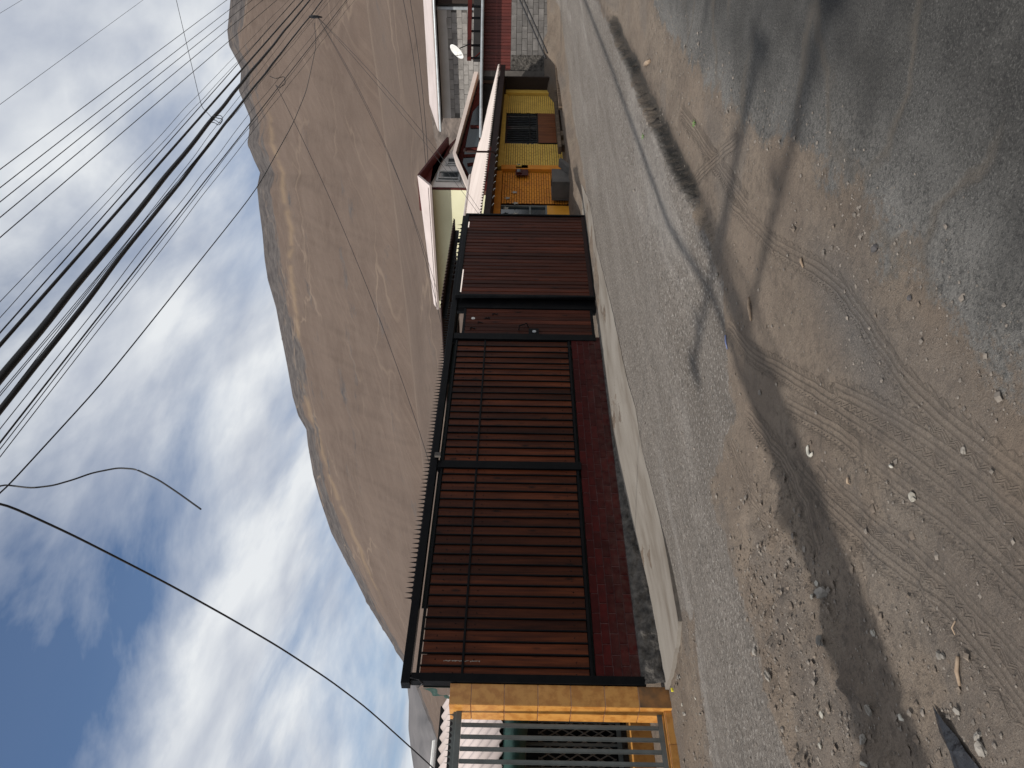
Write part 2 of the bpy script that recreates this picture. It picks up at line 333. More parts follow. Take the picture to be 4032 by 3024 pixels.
for pl, w in TRACKS:
    P = np.array(H2(pl)); t = np.linspace(0, len(P)-1, len(P)*6); P = np.stack([np.interp(t, np.arange(len(P)), P[:, k]) for k in (0, 1)], 1)
    for _ in range(6): P[1:-1] = (P[:-2]+2*P[1:-1]+P[2:])/4
    bb = (GX > P[:, 0].min()-.3) & (GX < P[:, 0].max()+.3) & (GY > P[:, 1].min()-.3) & (GY < P[:, 1].max()+.3)
    gx, gy = GX[bb], GY[bb]; best = np.full(gx.shape, 9.0); tt = np.zeros(gx.shape); ts = np.zeros(gx.shape); acc = 0
    for a, b in zip(P[:-1], P[1:]):
        e = b-a; ln = np.hypot(*e); u = np.clip(((gx-a[0])*e[0]+(gy-a[1])*e[1])/ln**2, 0, 1)
        dx = gx-a[0]-u*e[0]; dy = gy-a[1]-u*e[1]; q = np.hypot(dx, dy); s = (e[0]*dy-e[1]*dx)/ln
        k = q < best; best = np.where(k, q, best); tt = np.where(k, s, tt); ts = np.where(k, acc+u*ln, ts); acc += ln
    wgt = sst((w/2-best)/.03)
    k = wgt > TW[bb]*.98
    A = TT[bb]; A[k] = tt[k]; TT[bb] = A; A = TS[bb]; A[k] = ts[k]; TS[bb] = A; A = TW[bb]; A[k] = wgt[k]; TW[bb] = A
    A = Z[bb]; A -= .006*wgt; A += .004*np.exp(-((best-w/2-.03)/.04)**2); Z[bb] = A
TW = TW*wd*np.minimum(1, .45+1.1*(fbm(GX*1.7, GY*1.7, 2, 77)))
grav = .55*sst((fbm(GX*1.3, GY*1.3, 4, 55)-.55)/.12)*wd
pg = hit(3380, 1300); grav = np.maximum(grav*.75, np.exp(-(((GX-pg[0])/.75)**2+((GY-pg[1]-.0)/.22)**2))*1.0*wd)
nx, ny = GX.shape
me = bpy.data.meshes.new('ground')
idx = np.arange(nx*ny).reshape(nx, ny)
fc = np.stack([idx[:-1, :-1], idx[1:, :-1], idx[1:, 1:], idx[:-1, 1:]], -1).reshape(-1, 4)
me.vertices.add(nx*ny); me.vertices.foreach_set('co', np.stack([GX, GY, Z], -1).reshape(-1).astype(np.float32))
me.loops.add(fc.size); me.loops.foreach_set('vertex_index', fc.reshape(-1).astype(np.int32))
me.polygons.add(len(fc)); me.polygons.foreach_set('loop_start', np.arange(0, fc.size, 4, dtype=np.int32)); me.polygons.foreach_set('use_smooth', np.ones(len(fc), bool))
me.update(calc_edges=True)
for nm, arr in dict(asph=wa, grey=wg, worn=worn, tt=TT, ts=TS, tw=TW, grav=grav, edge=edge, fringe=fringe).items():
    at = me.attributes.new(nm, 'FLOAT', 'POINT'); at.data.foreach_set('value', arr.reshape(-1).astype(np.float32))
def zat(X, Y):
    i = int(np.clip(np.searchsorted(xs, X), 1, nx-1)); j = int(np.clip(np.searchsorted(ys, Y), 1, ny-1)); return float(max(Z[i, j], Z[i-1, j-1]))

m = bpy.data.materials.new('street_ground'); MATS['street_ground'] = m; t, n, l = nodes(m)
b = n('ShaderNodeBsdfPrincipled'); o = n('ShaderNodeOutputMaterial'); l(b.outputs[0], o.inputs[0]); b.inputs['Specular IOR Level'].default_value = .25
g = n('ShaderNodeNewGeometry')
def att(nm): a = n('ShaderNodeAttribute'); a.attribute_name = nm; return a.outputs['Fac']
def noise(sc, det=5, rough=.6, st=(1, 1, 1), dist=0):
    mp = n('ShaderNodeMapping'); mp.inputs['Scale'].default_value = st; l(g.outputs['Position'], mp.inputs[0])
    z = n('ShaderNodeTexNoise'); z.inputs['Scale'].default_value = sc; z.inputs['Detail'].default_value = det; z.inputs['Roughness'].default_value = rough; z.inputs['Distortion'].default_value = dist; l(mp.outputs[0], z.inputs['Vector']); return z.outputs[0]
def ramp(f, stops):
    r = n('ShaderNodeValToRGB'); l(f, r.inputs[0]); e = r.color_ramp.elements
    while len(e) < len(stops): e.new(.5)
    for q, (p, c) in zip(e, stops): q.position = p; q.color = (*(c if isinstance(c, tuple) else (c,)*3), 1)
    return r.outputs[0]
def mix(f, A, B, blend='MIX'):
    k = n('ShaderNodeMix'); k.data_type = 'RGBA'; k.blend_type = blend
    for s_, v in (('Factor', f), ('A', A), ('B', B)):
        if isinstance(v, (int, float)): k.inputs[s_].default_value = v if s_ == 'Factor' else (v, v, v, 1)
        elif isinstance(v, tuple): k.inputs[s_].default_value = (*v, 1)
        else: l(v, k.inputs[s_])
    return k.outputs['Result']
def ma(op, a, b_=None, c_=None):
    k = n('ShaderNodeMath'); k.operation = op
    for i, v in enumerate((a, b_, c_)):
        if v is None: continue
        if isinstance(v, (int, float)): k.inputs[i].default_value = v
        else: l(v, k.inputs[i])
    return k.outputs[0]
dirt = mix(ramp(noise(1.7, 8, .65), [(.36, 0.0), (.62, 1.0)]), (.138, .107, .083), (.212, .169, .130))
dirt = mix(ramp(noise(14, 4, .6), [(.38, .6), (.48, 0.0)]), dirt, (.085, .068, .055))
dirt = mix(ramp(noise(17, 5, .75), [(.56, 0.0), (.70, .45)]), dirt, (.25, .21, .172))
dirt = mix(ramp(noise(70, 4, .75), [(.28, .9), (.52, 0.0)]), dirt, (.075, .061, .05))
dirt = mix(ramp(noise(.5, 3), [(.42, 0.0), (.62, .5)]), dirt, (.20, .155, .118))
gravc = ramp(noise(120, 3, .8), [(.3, (.05, .046, .045)), (.5, (.11, .10, .093)), (.72, (.25, .235, .21))])
dirt = mix(ma('MULTIPLY', att('grav'), .8), dirt, gravc)
agg = ramp(noise(105, 4, .7), [(.48, 0.0), (.64, 1.0)])
pit = ramp(noise(62, 3, .6), [(.38, .8), (.47, 0.0)])
asd = mix(agg, ramp(noise(1.6, 7, .65), [(.34, (.028, .027, .026)), (.68, (.060, .057, .052))]), ramp(noise(9, 3), [(.35, (.080, .076, .070)), (.7, (.15, .143, .131))]))
asd = mix(ma('MULTIPLY', pit, .6), asd, (.017, .017, .018))
asw = mix(agg, ramp(noise(5.0, 7, .7), [(.36, (.075, .072, .068)), (.64, (.165, .158, .147))]), (.30, .29, .27))
asw = mix(ma('MULTIPLY', pit, .55), asw, (.04, .038, .036))
wornm = ma('MULTIPLY', ramp(noise(1.3, 5, .6, (.6, 1, 1)), [(.36, 0.0), (.62, 1.0)]), att('worn'))
wornm = ma('MINIMUM', ma('MULTIPLY_ADD', att('worn'), .2, wornm), 1.0)
asph = mix(wornm, asd, asw)
asph = mix(ma('MULTIPLY', att('fringe'), ramp(noise(34, 5, .8), [(.42, 0.0), (.58, .6)])), asph, (.25, .235, .215))
# sandy cracks in the old asphalt
vk = n('ShaderNodeTexVoronoi'); vk.feature = 'DISTANCE_TO_EDGE'; vk.inputs['Scale'].default_value = .9
nwarp = n('ShaderNodeTexNoise'); nwarp.inputs['Scale'].default_value = 2.2; nwarp.inputs['Detail'].default_value = 6; l(g.outputs['Position'], nwarp.inputs['Vector'])
vm = n('ShaderNodeVectorMath'); vm.operation = 'MULTIPLY_ADD'; l(nwarp.outputs['Color'], vm.inputs[0]); vm.inputs[1].default_value = (.55, .55, 0); l(g.outputs['Position'], vm.inputs[2]); l(vm.outputs[0], vk.inputs['Vector'])
crack = ma('MULTIPLY', ramp(vk.outputs['Distance'], [(.008, 1.0), (.045, 0.0)]), ramp(noise(.8, 2), [(.40, 0.0), (.50, 1.0)]))
asph = mix(ma('MULTIPLY', crack, .6), asph, (.135, .115, .094))
asph = mix(ramp(noise(.9, 5, .7), [(.60, 0.0), (.70, .6)]), asph, (.14, .12, .10))
asph = mix(ramp(noise(.55, 4, .6, (1, .5, 1)), [(.36, .75), (.5, 0.0)]), asph, (.03, .03, .031))
grey = mix(ramp(noise(1.1, 6, .6, (.3, 1.6, 1)), [(.33, 0.0), (.67, 1.0)]), (.142, .122, .104), (.212, .186, .162))
grey = mix(ramp(noise(26, 3, .55, (1, 1, 1)), [(.39, .75), (.47, 0.0)]), grey, (.085, .073, .062))
grey = mix(ramp(noise(31, 3, .55), [(.56, 0.0), (.64, .75)]), grey, (.33, .302, .27))
grey = mix(ramp(noise(.7, 4, .6, (.25, 1.3, 1), .5), [(.55, 0.0), (.68, .55)]), grey, (.30, .276, .25))
grey = mix(ramp(noise(7, 6, .75, (.5, 1.4, 1)), [(.36, .5), (.5, 0.0)]), grey, (.105, .094, .084))
grey = mix(ma('MINIMUM', ma('MULTIPLY', att('edge'), 1.6), 1.0), grey, (.035, .032, .028))  # shade of the step face painted over its dark exposed asphalt
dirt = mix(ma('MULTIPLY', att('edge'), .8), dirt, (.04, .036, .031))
def crisp(a_): return ramp(ma('ADD', a_, ma('MULTIPLY', ma('SUBTRACT', noise(16, 7, .85), .5), 1.5)), [(.40, 0.0), (.62, 1.0)])
wgc = crisp(att('grey')); wac = crisp(att('asph'))
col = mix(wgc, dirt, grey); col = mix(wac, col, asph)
tw = att('tw'); tt = att('tt'); ts = att('ts')
rib = ma('SINE', ma('MULTIPLY', tt, 2*math.pi/.034)); lug = ma('SINE', ma('MULTIPLY', ma('ADD', ts, ma('ABSOLUTE', tt)), 2*math.pi/.042))
lug = ma('MULTIPLY', lug, ma('GREATER_THAN', ma('ABSOLUTE', tt), .045)); tread = ma('MULTIPLY', ma('MAXIMUM', rib, lug), tw)
col = mix(ma('MULTIPLY', ma('MAXIMUM', tread, 0.0), .48), col, (.07, .056, .045))
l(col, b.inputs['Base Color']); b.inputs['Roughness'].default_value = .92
rel = ma('MULTIPLY_ADD', noise(20, 7, .75), 1.3, ma('MULTIPLY', noise(110, 3, .7), .35))
rel = ma('MULTIPLY_ADD', ma('MULTIPLY', agg, att('asph')), .35, rel)
rel = ma('MULTIPLY_ADD', tread, -.42, rel)
rel = ma('MULTIPLY_ADD', ma('MULTIPLY', pit, ma('MAXIMUM', att('asph'), att('grey'))), -.35, rel)
rel = ma('MULTIPLY_ADD', crack, ma('MULTIPLY', att('asph'), -.8), rel)
bp = n('ShaderNodeBump'); bp.inputs['Strength'].default_value = .85; bp.inputs['Distance'].default_value = .026; l(rel, bp.inputs['Height']); l(bp.outputs[0], b.inputs['Normal'])
me.materials.append(m); go = bpy.data.objects.new('ground', me); COL.objects.link(go); go['kind'] = 'structure'

# pale concrete pavement slab along the fence, broken off at its lower end
pm('pale_concrete', (.225, .202, .174), (.13, .107, .084), scale=1.6, rough=.9, bump=.5, bscale=45, stretch=(.35, 1.2, 1), c3=(.192, .169, .143), bdist=.008)
so_ = np.array(H2([(2690,2452),(2650,2250),(2604,2061),(2577,1953),(2533,1779),(2503,1600),(2479,1527),(2445,1370),(2411,1218),(2384,1104),(2352,979),(2325,800)])+[(17.6, 8.2)])
a0 = hit(2643, 2692)
n_s = 260; tq = np.linspace(0, 1, n_s)
so_c = np.stack([np.interp(tq*(len(so_)-1), np.arange(len(so_)), so_[:, k]) for k in (0, 1)], 1)
so_c[:, 1] += .05*(fbm(so_c[:, 0]*3, so_c[:, 0]*0, 4, 5)-.5)
in_c = np.stack([np.interp(tq, [0, .5, 1], [a0[0], 9.0, 17.6]), np.full(n_s, 8.60)], 1); in_c[0, 1] = 8.52
rows = 30; P = np.zeros((rows, n_s, 3))
for i in range(rows):
    q = i/(rows-1); xy = so_c*(1-q)+in_c*q; P[i, :, :2] = xy
P[:, 0, 0] += .05*(fbm(P[:, 0, 1]*7, P[:, 0, 1]*0, 3, 8)-.5); 
P[:, :, 2] = gz(P[:, :, 0], P[:, :, 1]) + .009 + .040*sst((6.2-P[:, :, 0])/1.6) + .006*(fbm(P[:, :, 0]*4, P[:, :, 1]*4, 3, 4)-.5)
mb = MB(); mb.grid(P)
low = P.copy(); low[:, :, 2] -= .13
mb.grid(np.stack([P[0], low[0]])); mb.grid(np.stack([P[:, 0], low[:, 0]]))
tag(mb.build('pavement', 'pale_concrete', smooth=False), kind='structure')

# far terrain sheet
pm('desert_sand', (.21, .163, .125), (.165, .128, .10), scale=.02, rough=.95)
a = MB(); a.add([(-6000,-6000,-1.0),(6000,-6000,-1.0),(6000,6000,-1.0),(-6000,6000,-1.0)], [(0,1,2,3)]); tag(a.build('terrain', 'desert_sand'), kind='structure')

# ================================================================== SAND MOUNTAIN
def azel(pts):
    o_ = []
    for x, y in pts:
        dd = ray(x, y); o_.append((math.atan2(dd[1], dd[0]), dd[2]/math.hypot(dd[0], dd[1])))
    o_.sort(); return np.array(o_)
SKY = azel([(907,0),(895,122),(902,181),(931,235),(949,271),(947,312),(940,357),(985,466),(983,506),(974,565),(1000,630),(1024,680),(1012,737),(1020,817),(1033,915),(1042,1023),(1055,1104),(1087,1213),(1103,1300),(1130,1436),(1152,1560),(1174,1636),(1206,1691),(1212,1750),(1233,1870),(1260,1967),(1304,2097),(1357,2200),(1397,2275),(1446,2374),(1496,2458),(1546,2538),(1590,2612),(1635,2697),(1715,2895),(1770,3024)])
CRE = azel([(1440,0),(1460,158),(1487,339),(1505,475),(1523,633),(1548,779),(1570,990),(1592,1169),(1627,1495),(1645,1669),(1662,1821),(1700,2150),(1740,2500),(1790,3024)])
az = np.linspace(math.radians(-6), math.radians(84), 620)
esk = np.interp(az, SKY[:, 0], SKY[:, 1]); esk = np.where(az < SKY[0, 0], SKY[0, 1]*.99, esk); esk = np.where(az > SKY[-1, 0], np.maximum(.02, SKY[-1, 1]-(az-SKY[-1, 0])*.35), esk)
ecr = np.interp(az, CRE[:, 0], CRE[:, 1]); ecr = np.where(az > CRE[-1, 0], np.maximum(.02, CRE[-1, 1]-(az-CRE[-1, 0])*.1), ecr)
rc, rr_ = 330.0, 900.0
rs = np.concatenate([np.linspace(75, rc, 60), np.linspace(rc+6, rr_, 170), np.linspace(rr_+12, 1250, 26)])
A_, R_ = np.meshgrid(az, rs, indexing='ij'); ES = esk[:, None]; EC = ecr[:, None]
zc_ = EC*rc; zr_ = ES*rr_
tn = np.clip((R_-75)/(rc-75), 0, 1); tf = np.clip((R_-rc)/(rr_-rc), 0, 1); tb = np.clip((R_-rr_)/350, 0, 1)
HZ = np.where(R_ <= rc, CAMH+zc_*(tn**1.12), np.where(R_ <= rr_, CAMH+zc_+(zr_-zc_)*(.9*tf+.1*tf**2)-3.0*np.exp(-((R_-rc-14)/12)**2), CAMH+zr_*(1-.5*tb)))
gul = fbm(A_*rr_/17+R_*.012, R_/190, 5, 41)-.5; gul2 = fbm(A_*rr_/55-R_*.006, R_/260, 4, 43)-.5
env = np.sin(np.pi*np.clip(tf, 0, 1))**.6*(R_ > rc) 
gul3 = fbm(A_*rr_/7+R_*.02, R_/240, 4, 45)-.5
HZ = HZ + env*(3.2*gul+3.5*gul2+2.2*gul3) + (R_ <= rc)*(np.sin(np.pi*tn))*(5*(fbm(A_*rc/20, R_/70, 4, 47)-.5))
rkn = fbm(A_*rr_/14, R_/16, 5, 61)
near = np.clip(1-(rr_-R_)/(150+120*(fbm(A_*9, A_*0, 3, 66)-.5)), 0, 1)*(R_ <= rr_+30)
rock = near
HZ = HZ + near*5*(fbm(A_*rr_/7, R_/9, 4, 71)-.45)*(R_ < rr_-8)
b1 = 150+45*np.sin(A_*14+1.0)+55*(fbm(A_*16, A_*0, 4, 67)-.5); dband = (rr_-R_)-b1*1.0
band = np.exp(-(dband/15)**2)*sst((fbm(A_*rr_/9, R_/120, 3, 69)-.2)/.3)*sst((A_-math.radians(19))/.06)*sst((math.radians(57)-A_)/.08)
HX, HY = R_*np.cos(A_), R_*np.sin(A_)
def heightfield(name, X, Y, Zv, atts, mat):
    h, w = X.shape; me = bpy.data.meshes.new(name); idx = np.arange(h*w).reshape(h, w)
    fc = np.stack([idx[:-1, :-1], idx[:-1, 1:], idx[1:, 1:], idx[1:, :-1]], -1).reshape(-1, 4)
    me.vertices.add(h*w); me.vertices.foreach_set('co', np.stack([X, Y, Zv], -1).reshape(-1).astype(np.float32))
    me.loops.add(fc.size); me.loops.foreach_set('vertex_index', fc.reshape(-1).astype(np.int32))
    me.polygons.add(len(fc)); me.polygons.foreach_set('loop_start', np.arange(0, fc.size, 4, dtype=np.int32)); me.polygons.foreach_set('use_smooth', np.ones(len(fc), bool)); me.update(calc_edges=True)
    for nm, arr in atts.items():
        at = me.attributes.new(nm, 'FLOAT', 'POINT'); at.data.foreach_set('value', arr.reshape(-1).astype(np.float32))
    bm = bmesh.new(); bm.from_mesh(me); bmesh.ops.recalc_face_normals(bm, faces=bm.faces)
    if sum(f.normal.z for f in list(bm.faces)[:50]) < 0: bmesh.ops.reverse_faces(bm, faces=bm.faces)
    bm.to_mesh(me); bm.free()
    me.materials.append(MATS[mat]); o = bpy.data.objects.new(name, me); COL.objects.link(o); o['kind'] = 'structure'; return o
m = bpy.data.materials.new('mountain_sand'); MATS['mountain_sand'] = m; t, n, l = nodes(m)
b = n('ShaderNodeBsdfPrincipled'); o = n('ShaderNodeOutputMaterial'); l(b.outputs[0], o.inputs[0]); b.inputs['Roughness'].default_value = 1.0; b.inputs['Specular IOR Level'].default_value = .05
g = n('ShaderNodeNewGeometry')
sand = mix(ramp(noise(.012, 6, .6, (1, 1, .5)), [(.35, 0.0), (.65, 1.0)]), (.104, .077, .0625), (.128, .096, .078))
sand = mix(ramp(noise(.05, 5, .65, (1, 1, .25)), [(.42, 0.0), (.68, .5)]), sand, (.142, .108, .088))
sand = mix(ma('MULTIPLY', att('foot'), .55), sand, (.104, .080, .066))  # foothill faces off the sun: its shade is put in as darker colour
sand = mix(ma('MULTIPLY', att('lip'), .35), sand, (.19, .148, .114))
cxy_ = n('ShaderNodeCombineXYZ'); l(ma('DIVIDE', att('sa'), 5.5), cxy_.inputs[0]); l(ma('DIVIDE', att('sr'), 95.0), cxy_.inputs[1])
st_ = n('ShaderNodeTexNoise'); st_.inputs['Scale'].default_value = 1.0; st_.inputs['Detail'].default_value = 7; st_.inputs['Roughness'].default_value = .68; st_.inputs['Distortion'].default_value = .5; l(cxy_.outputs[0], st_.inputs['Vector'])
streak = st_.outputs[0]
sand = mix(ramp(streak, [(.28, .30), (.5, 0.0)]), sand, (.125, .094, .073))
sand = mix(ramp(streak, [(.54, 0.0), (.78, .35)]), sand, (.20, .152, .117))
sand = mix(ma('MULTIPLY', att('band'), .55), sand, (.225, .162, .106))
rk = ramp(ma('ADD', ma('MULTIPLY', att('rock'), .34), ma('MULTIPLY', ma('ADD', noise(.035, 7, .75), noise(.012, 3)), .5)), [(.575, 0.0), (.645, 1.0)])
sand = mix(ma('MULTIPLY', rk, .85), sand, ramp(noise(.08, 5), [(.35, (.05, .048, .05)), (.7, (.115, .105, .10))]))
# faint vehicle trails over the sand
vk = n('ShaderNodeTexVoronoi'); vk.feature = 'DISTANCE_TO_EDGE'; vk.inputs['Scale'].default_value = .011
nw = n('ShaderNodeTexNoise'); nw.inputs['Scale'].default_value = .02; nw.inputs['Detail'].default_value = 3; l(g.outputs['Position'], nw.inputs['Vector'])
vm = n('ShaderNodeVectorMath'); vm.operation = 'MULTIPLY_ADD'; l(nw.outputs['Color'], vm.inputs[0]); vm.inputs[1].default_value = (60, 60, 30); l(g.outputs['Position'], vm.inputs[2]); l(vm.outputs[0], vk.inputs['Vector'])
trail = ma('MULTIPLY', ramp(vk.outputs['Distance'], [(.005, 1.0), (.02, 0.0)]), ramp(noise(.006, 2), [(.48, 0.0), (.6, .45)]))
sand = mix(trail, sand, (.22, .168, .127))
l(sand, b.inputs['Base Color'])
rel = ma('MULTIPLY_ADD', noise(.05, 6, .65, (1, 1, .3)), .6, ma('MULTIPLY', streak, .55))
bp = n('ShaderNodeBump'); bp.inputs['Strength'].default_value = .5; bp.inputs['Distance'].default_value = 4.0; l(rel, bp.inputs['Height']); l(bp.outputs[0], b.inputs['Normal'])
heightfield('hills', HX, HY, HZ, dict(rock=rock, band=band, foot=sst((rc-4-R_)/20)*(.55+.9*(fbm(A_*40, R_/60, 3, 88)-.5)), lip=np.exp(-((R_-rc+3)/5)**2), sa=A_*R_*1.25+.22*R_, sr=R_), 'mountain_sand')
az3 = np.linspace(math.radians(4), math.radians(30), 220); BK = azel([(1690,-200),(1690,0),(1696,200),(1712,420),(1735,600),(1790,760)])
e3 = np.interp(az3, BK[:, 0], BK[:, 1]); rs3 = np.linspace(52, 74, 40); A3, R3 = np.meshgrid(az3, rs3, indexing='ij')
Z3 = CAMH*0+(e3[:, None]*74+CAMH)*sst((R3-50)/22)+1.1*(fbm(A3*70, R3/3, 4, 95)-.5)
pm('rubble_soil', (.16, .13, .11), (.075, .062, .055), scale=.9, rough=1.0, spec=.05, detail=9, bump=.8, bscale=1.2, bdist=.4)
heightfield('hills', R3*np.cos(A3), R3*np.sin(A3), Z3, {}, 'rubble_soil')
# bare grey hill far behind, seen past the end of the mountain
GSK = azel([(1640,2300),(1615,2550),(1603,2697),(1610,2761),(1608,2870),(1620,2970),(1640,3100),(1700,3500)])
az2 = np.linspace(math.radians(50), math.radians(95), 200); e2 = np.interp(az2, GSK[:, 0], GSK[:, 1])
rs2 = np.concatenate([np.linspace(1300, 2000, 60), np.linspace(2020, 2500, 12)]); A2, R2 = np.meshgrid(az2, rs2, indexing='ij')
t2 = np.clip((R2-1300)/700, 0, 1); Z2 = CAMH+e2[:, None]*2000*np.where(R2 <= 2000, t2**.8, 1-(R2-2000)/700) + 26*np.sin(np.pi*t2)*(fbm(A2*40, R2/150, 4, 83)-.5)
pm('grey_rock_hill', (.165, .155, .155), (.10, .097, .10), scale=.006, rough=1.0, stretch=(1, 1, .6), spec=.05)
heightfield('hills', R2*np.cos(A2), R2*np.sin(A2), Z2, {}, 'grey_rock_hill')

# ================================================================== BRICK PLINTH AND WOODEN FENCE
YF = 8.45
bw = thing('brick_wall', (8.2, YF, -.1), 'low dark red brick plinth wall under the wooden slat fence', 'wall')
MB().box(4.80, 11.60, YF+.010, YF+.14, .02, .545).build('mortar_core', 'brick_joint', bw)
BL, BH, NC = .292, .106, 5
bm_full = unit_box('brick', 'red_brick_paint', BL-.012, .05, BH-.011, .006); bm_half = unit_box('brick_half', 'red_brick_paint', BL/2-.012, .05, BH-.011, .006)
for c in range(NC):
    z = .556-(c+1)*BH+.004+.006
    x = 4.80
    if c % 2:
        piece('brick', bm_half, bw, (x+BL/4, YF+.025+random.uniform(-.002, .003), z)); x += BL/2
    while x < 11.58:
        w = min(BL, 11.6-x)
        if w < BL-.01 and w > .05: piece('brick', bm_full, bw, (x+w/2, YF+.025, z), scale=(w/BL, 1, 1))
        elif w >= BL-.01: piece('brick', bm_full, bw, (x+BL/2, YF+.025+random.uniform(-.002, .003), z+random.uniform(-.0015, .0015)), rz=random.uniform(-.004, .004))
        x += BL
# rough concrete footing below the bricks
xx = np.linspace(4.70, 11.62, 260); zz = np.linspace(0, 1, 22); P = np.zeros((22, 260, 3))
for i, q in enumerate(zz):
    P[i, :, 0] = xx; P[i, :, 2] = .035*(1-q)+q*(-.46)
    P[i, :, 1] = YF-.012-.07*q-.10*(fbm(xx*8, xx*0+q*5, 4, 91)-.35)*min(1, q*6)
P[0, :, 1] = YF+.03
MB().grid(P).build('footing', 'rough_footing', bw, smooth=True)

wf = thing('wooden_fence', (8.2, YF, .55), 'tall fence of upright dark stained planks with black steel posts and spiked top beam', 'fence')
def steel(name, x0, x1, y0, y1, z0, z1, parent=wf, mat='black_steel', bev=.004): return MB().box(x0, x1, y0, y1, z0, z1).build(name, mat, parent, bevel=bev)
steel('post', 4.695, 4.80, 8.42, 8.53, -.02, 2.742); steel('post', 8.175, 8.325, 8.435, 8.55, .545, 2.742); steel('post', 11.475, 11.655, 8.435, 8.55, .10, 2.742)
steel('post', 12.52, 12.93, 8.45, 8.60, .03, 2.742)
tbm = steel('top_beam', 4.66, 12.80, 8.405, 8.54, 2.745, 2.85)
for (x0, x1) in ((4.803, 8.172), (8.328, 11.472)):
    steel('rail', x0, x1, 8.452, 8.50, 2.655, 2.69); steel('rail', x0, x1, 8.452, 8.50, .585, .622)
    steel('rail', x0, x1, 8.449, 8.475, 2.13, 2.158)
pitch = .1655; PW = .1455
pl_me = unit_box('plank', 'stained_plank', PW, .020, 2.012, .003)
bar_me = unit_box('bar', 'black_steel', .019, .026, 2.03, .003)
nails = MB()
for (x0, x1) in ((4.803, 8.172), (8.328, 11.472)):
    k = 0
    x = x0+(.03 if x0 < 5 else .07)
    while x < x1-.01:
        w = min(PW, x1-x+PW/2)
        piece('plank', pl_me, wf, (x+random.uniform(-.004, .004), 8.482+random.uniform(-.002, .002), .632+random.uniform(-.004, .004)), scale=(w/PW, 1, 1))
        for z in (2.48, 2.26, 2.02, .78):
            nails.tube([(x+random.uniform(-.02, .02), 8.4735, z+random.uniform(-.02, .02)), (x, 8.470, z)], .0055, 6)
        if x+pitch/2 < x1-.02: piece('bar', bar_me, wf, (x+pitch/2, 8.464, .622))
        x += pitch; k += 1
tag(nails.build('nail_heads', 'black_steel', wf), kind='stuff')
# scratch through the stain near the end post
sc = MB(); sx = 4.985
for i in range(26):
    z = 2.38-.017*i; sc.box(sx+random.uniform(-.008, .004), sx+random.uniform(.004, .011), 8.4705, 8.4722, z-.012, z-.002)
tag(sc.build('scratch', 'white_litter', wf), kind='stuff')
spk = MB(); spk.add([(-.018,0,0),(.018,0,0),(.018,.005,0),(-.018,.005,0),(0,.002,.115)], [(0,1,4),(1,2,4),(2,3,4),(3,0,4),(0,3,2,1)])
spk.prism([(-.04,0),(.04,0),(.040,.008),(.030,.020),(.024,.012),(.012,.026),(-.012,.026),(-.024,.012),(-.030,.020),(-.040,.008)], 'y', 0, .004)
spk_me = spk.mesh('spike', 'black_steel')
x = 5.86
while x < 12.78: piece('spike', spk_me, wf, (x, 8.47, 2.8505), rz=random.uniform(-.06, .06)); x += .0805
steel('bracket', 8.34, 8.42, 8.36, 8.40, 2.70, 2.79, mat='concrete_box')
gm = MB(); gm.box(5.78, 11.46, 8.575, 8.580, .40, 2.735); gm.box(4.70, 5.779, 8.575, 8.580, .40, 2.60); gm.build('mesh_lining', 'green_mesh', wf)
tp = MB(); q = np.zeros((8, 14, 3))
for i in range(8):
    for j in range(14):
        u = j/13; v = i/7
        q[i, j] = (4.69-.03*u+.02*math.sin(9*u+v), 8.60+.16*u, 2.63-.30*u-.14*v*(1-.4*u)+.02*math.sin(14*u+3*v))
tp.grid(q); o = tp.build('torn_tarp', 'green_tarp', wf, smooth=True); o['label'] = 'scrap of green tarpaulin caught on the end post'
MB().tube([(4.72, 8.40, 2.745), (4.70, 8.41, 2.64), (4.69, 8.47, 2.60), (4.688, 8.56, 2.66)], .008, 6).build('cable_tie', 'cable_black', wf)

# pedestrian door
dr = thing('pedestrian_door', (12.08, 8.47, .12), 'narrow dark wood plank door with house number and steel lock', 'door')
for (a_, b_, c_, d_) in ((11.662, 12.515, 2.555, 2.60), (11.662, 12.515, .10, .15)): MB().box(a_, b_, 8.462, 8.50, c_, d_).build('door_frame', 'black_steel', dr, bevel=.003)
dp_me = unit_box('door_plank', 'stained_gate_plank', .1145, .02, 2.40, .006)
for k in range(7): piece('plank', dp_me, dr, (11.662+.061+k*.1215, 8.48, .152))
for ch, px in zip('2732', ((1862,1292),(1893,1270),(1921,1253),(1950,1237))):
    cu = bpy.data.curves.new('digit', 'FONT'); cu.body = ch; cu.size = .15; cu.extrude = .006; cu.align_x = 'CENTER'; cu.align_y = 'CENTER'
    ob = bpy.data.objects.new('tmp', cu); me_ = bpy.data.meshes.new_from_object(ob); bpy.data.objects.remove(ob)
    me_.materials.clear(); me_.materials.append(MATS['black_steel'])
    p = onY(px[0], px[1], 8.463)
    dg = bpy.data.objects.new('house_number', me_); COL.objects.link(dg); dg.parent = dr; dg.location = Vector(p-ORG[dr.name]); dg.rotation_euler = (math.pi/2, 0, 0)
p = onY(1863, 1253, 8.465); st = MB(); st.tube([(p[0], 8.469, p[2]), (p[0], 8.462, p[2])], .036, 20); s_ = st.build('round_sticker', 'white_paint', dr)
st = MB(); st.tube([(p[0], 8.4618, p[2]), (p[0], 8.4605, p[2])], .009, 10); st.build('sticker_centre', 'grey_steel', s_)
lk = MB(); lk.box(11.655, 11.84, 8.44, 8.468, 1.155, 1.345); lo_ = lk.build('lock_plate', 'black_steel', dr, bevel=.003)
lc = MB(); lc.tube([(11.73, 8.441, 1.24), (11.73, 8.428, 1.24)], .036, 16); lc.build('lock_cylinder', 'zinc_pipe', lo_)
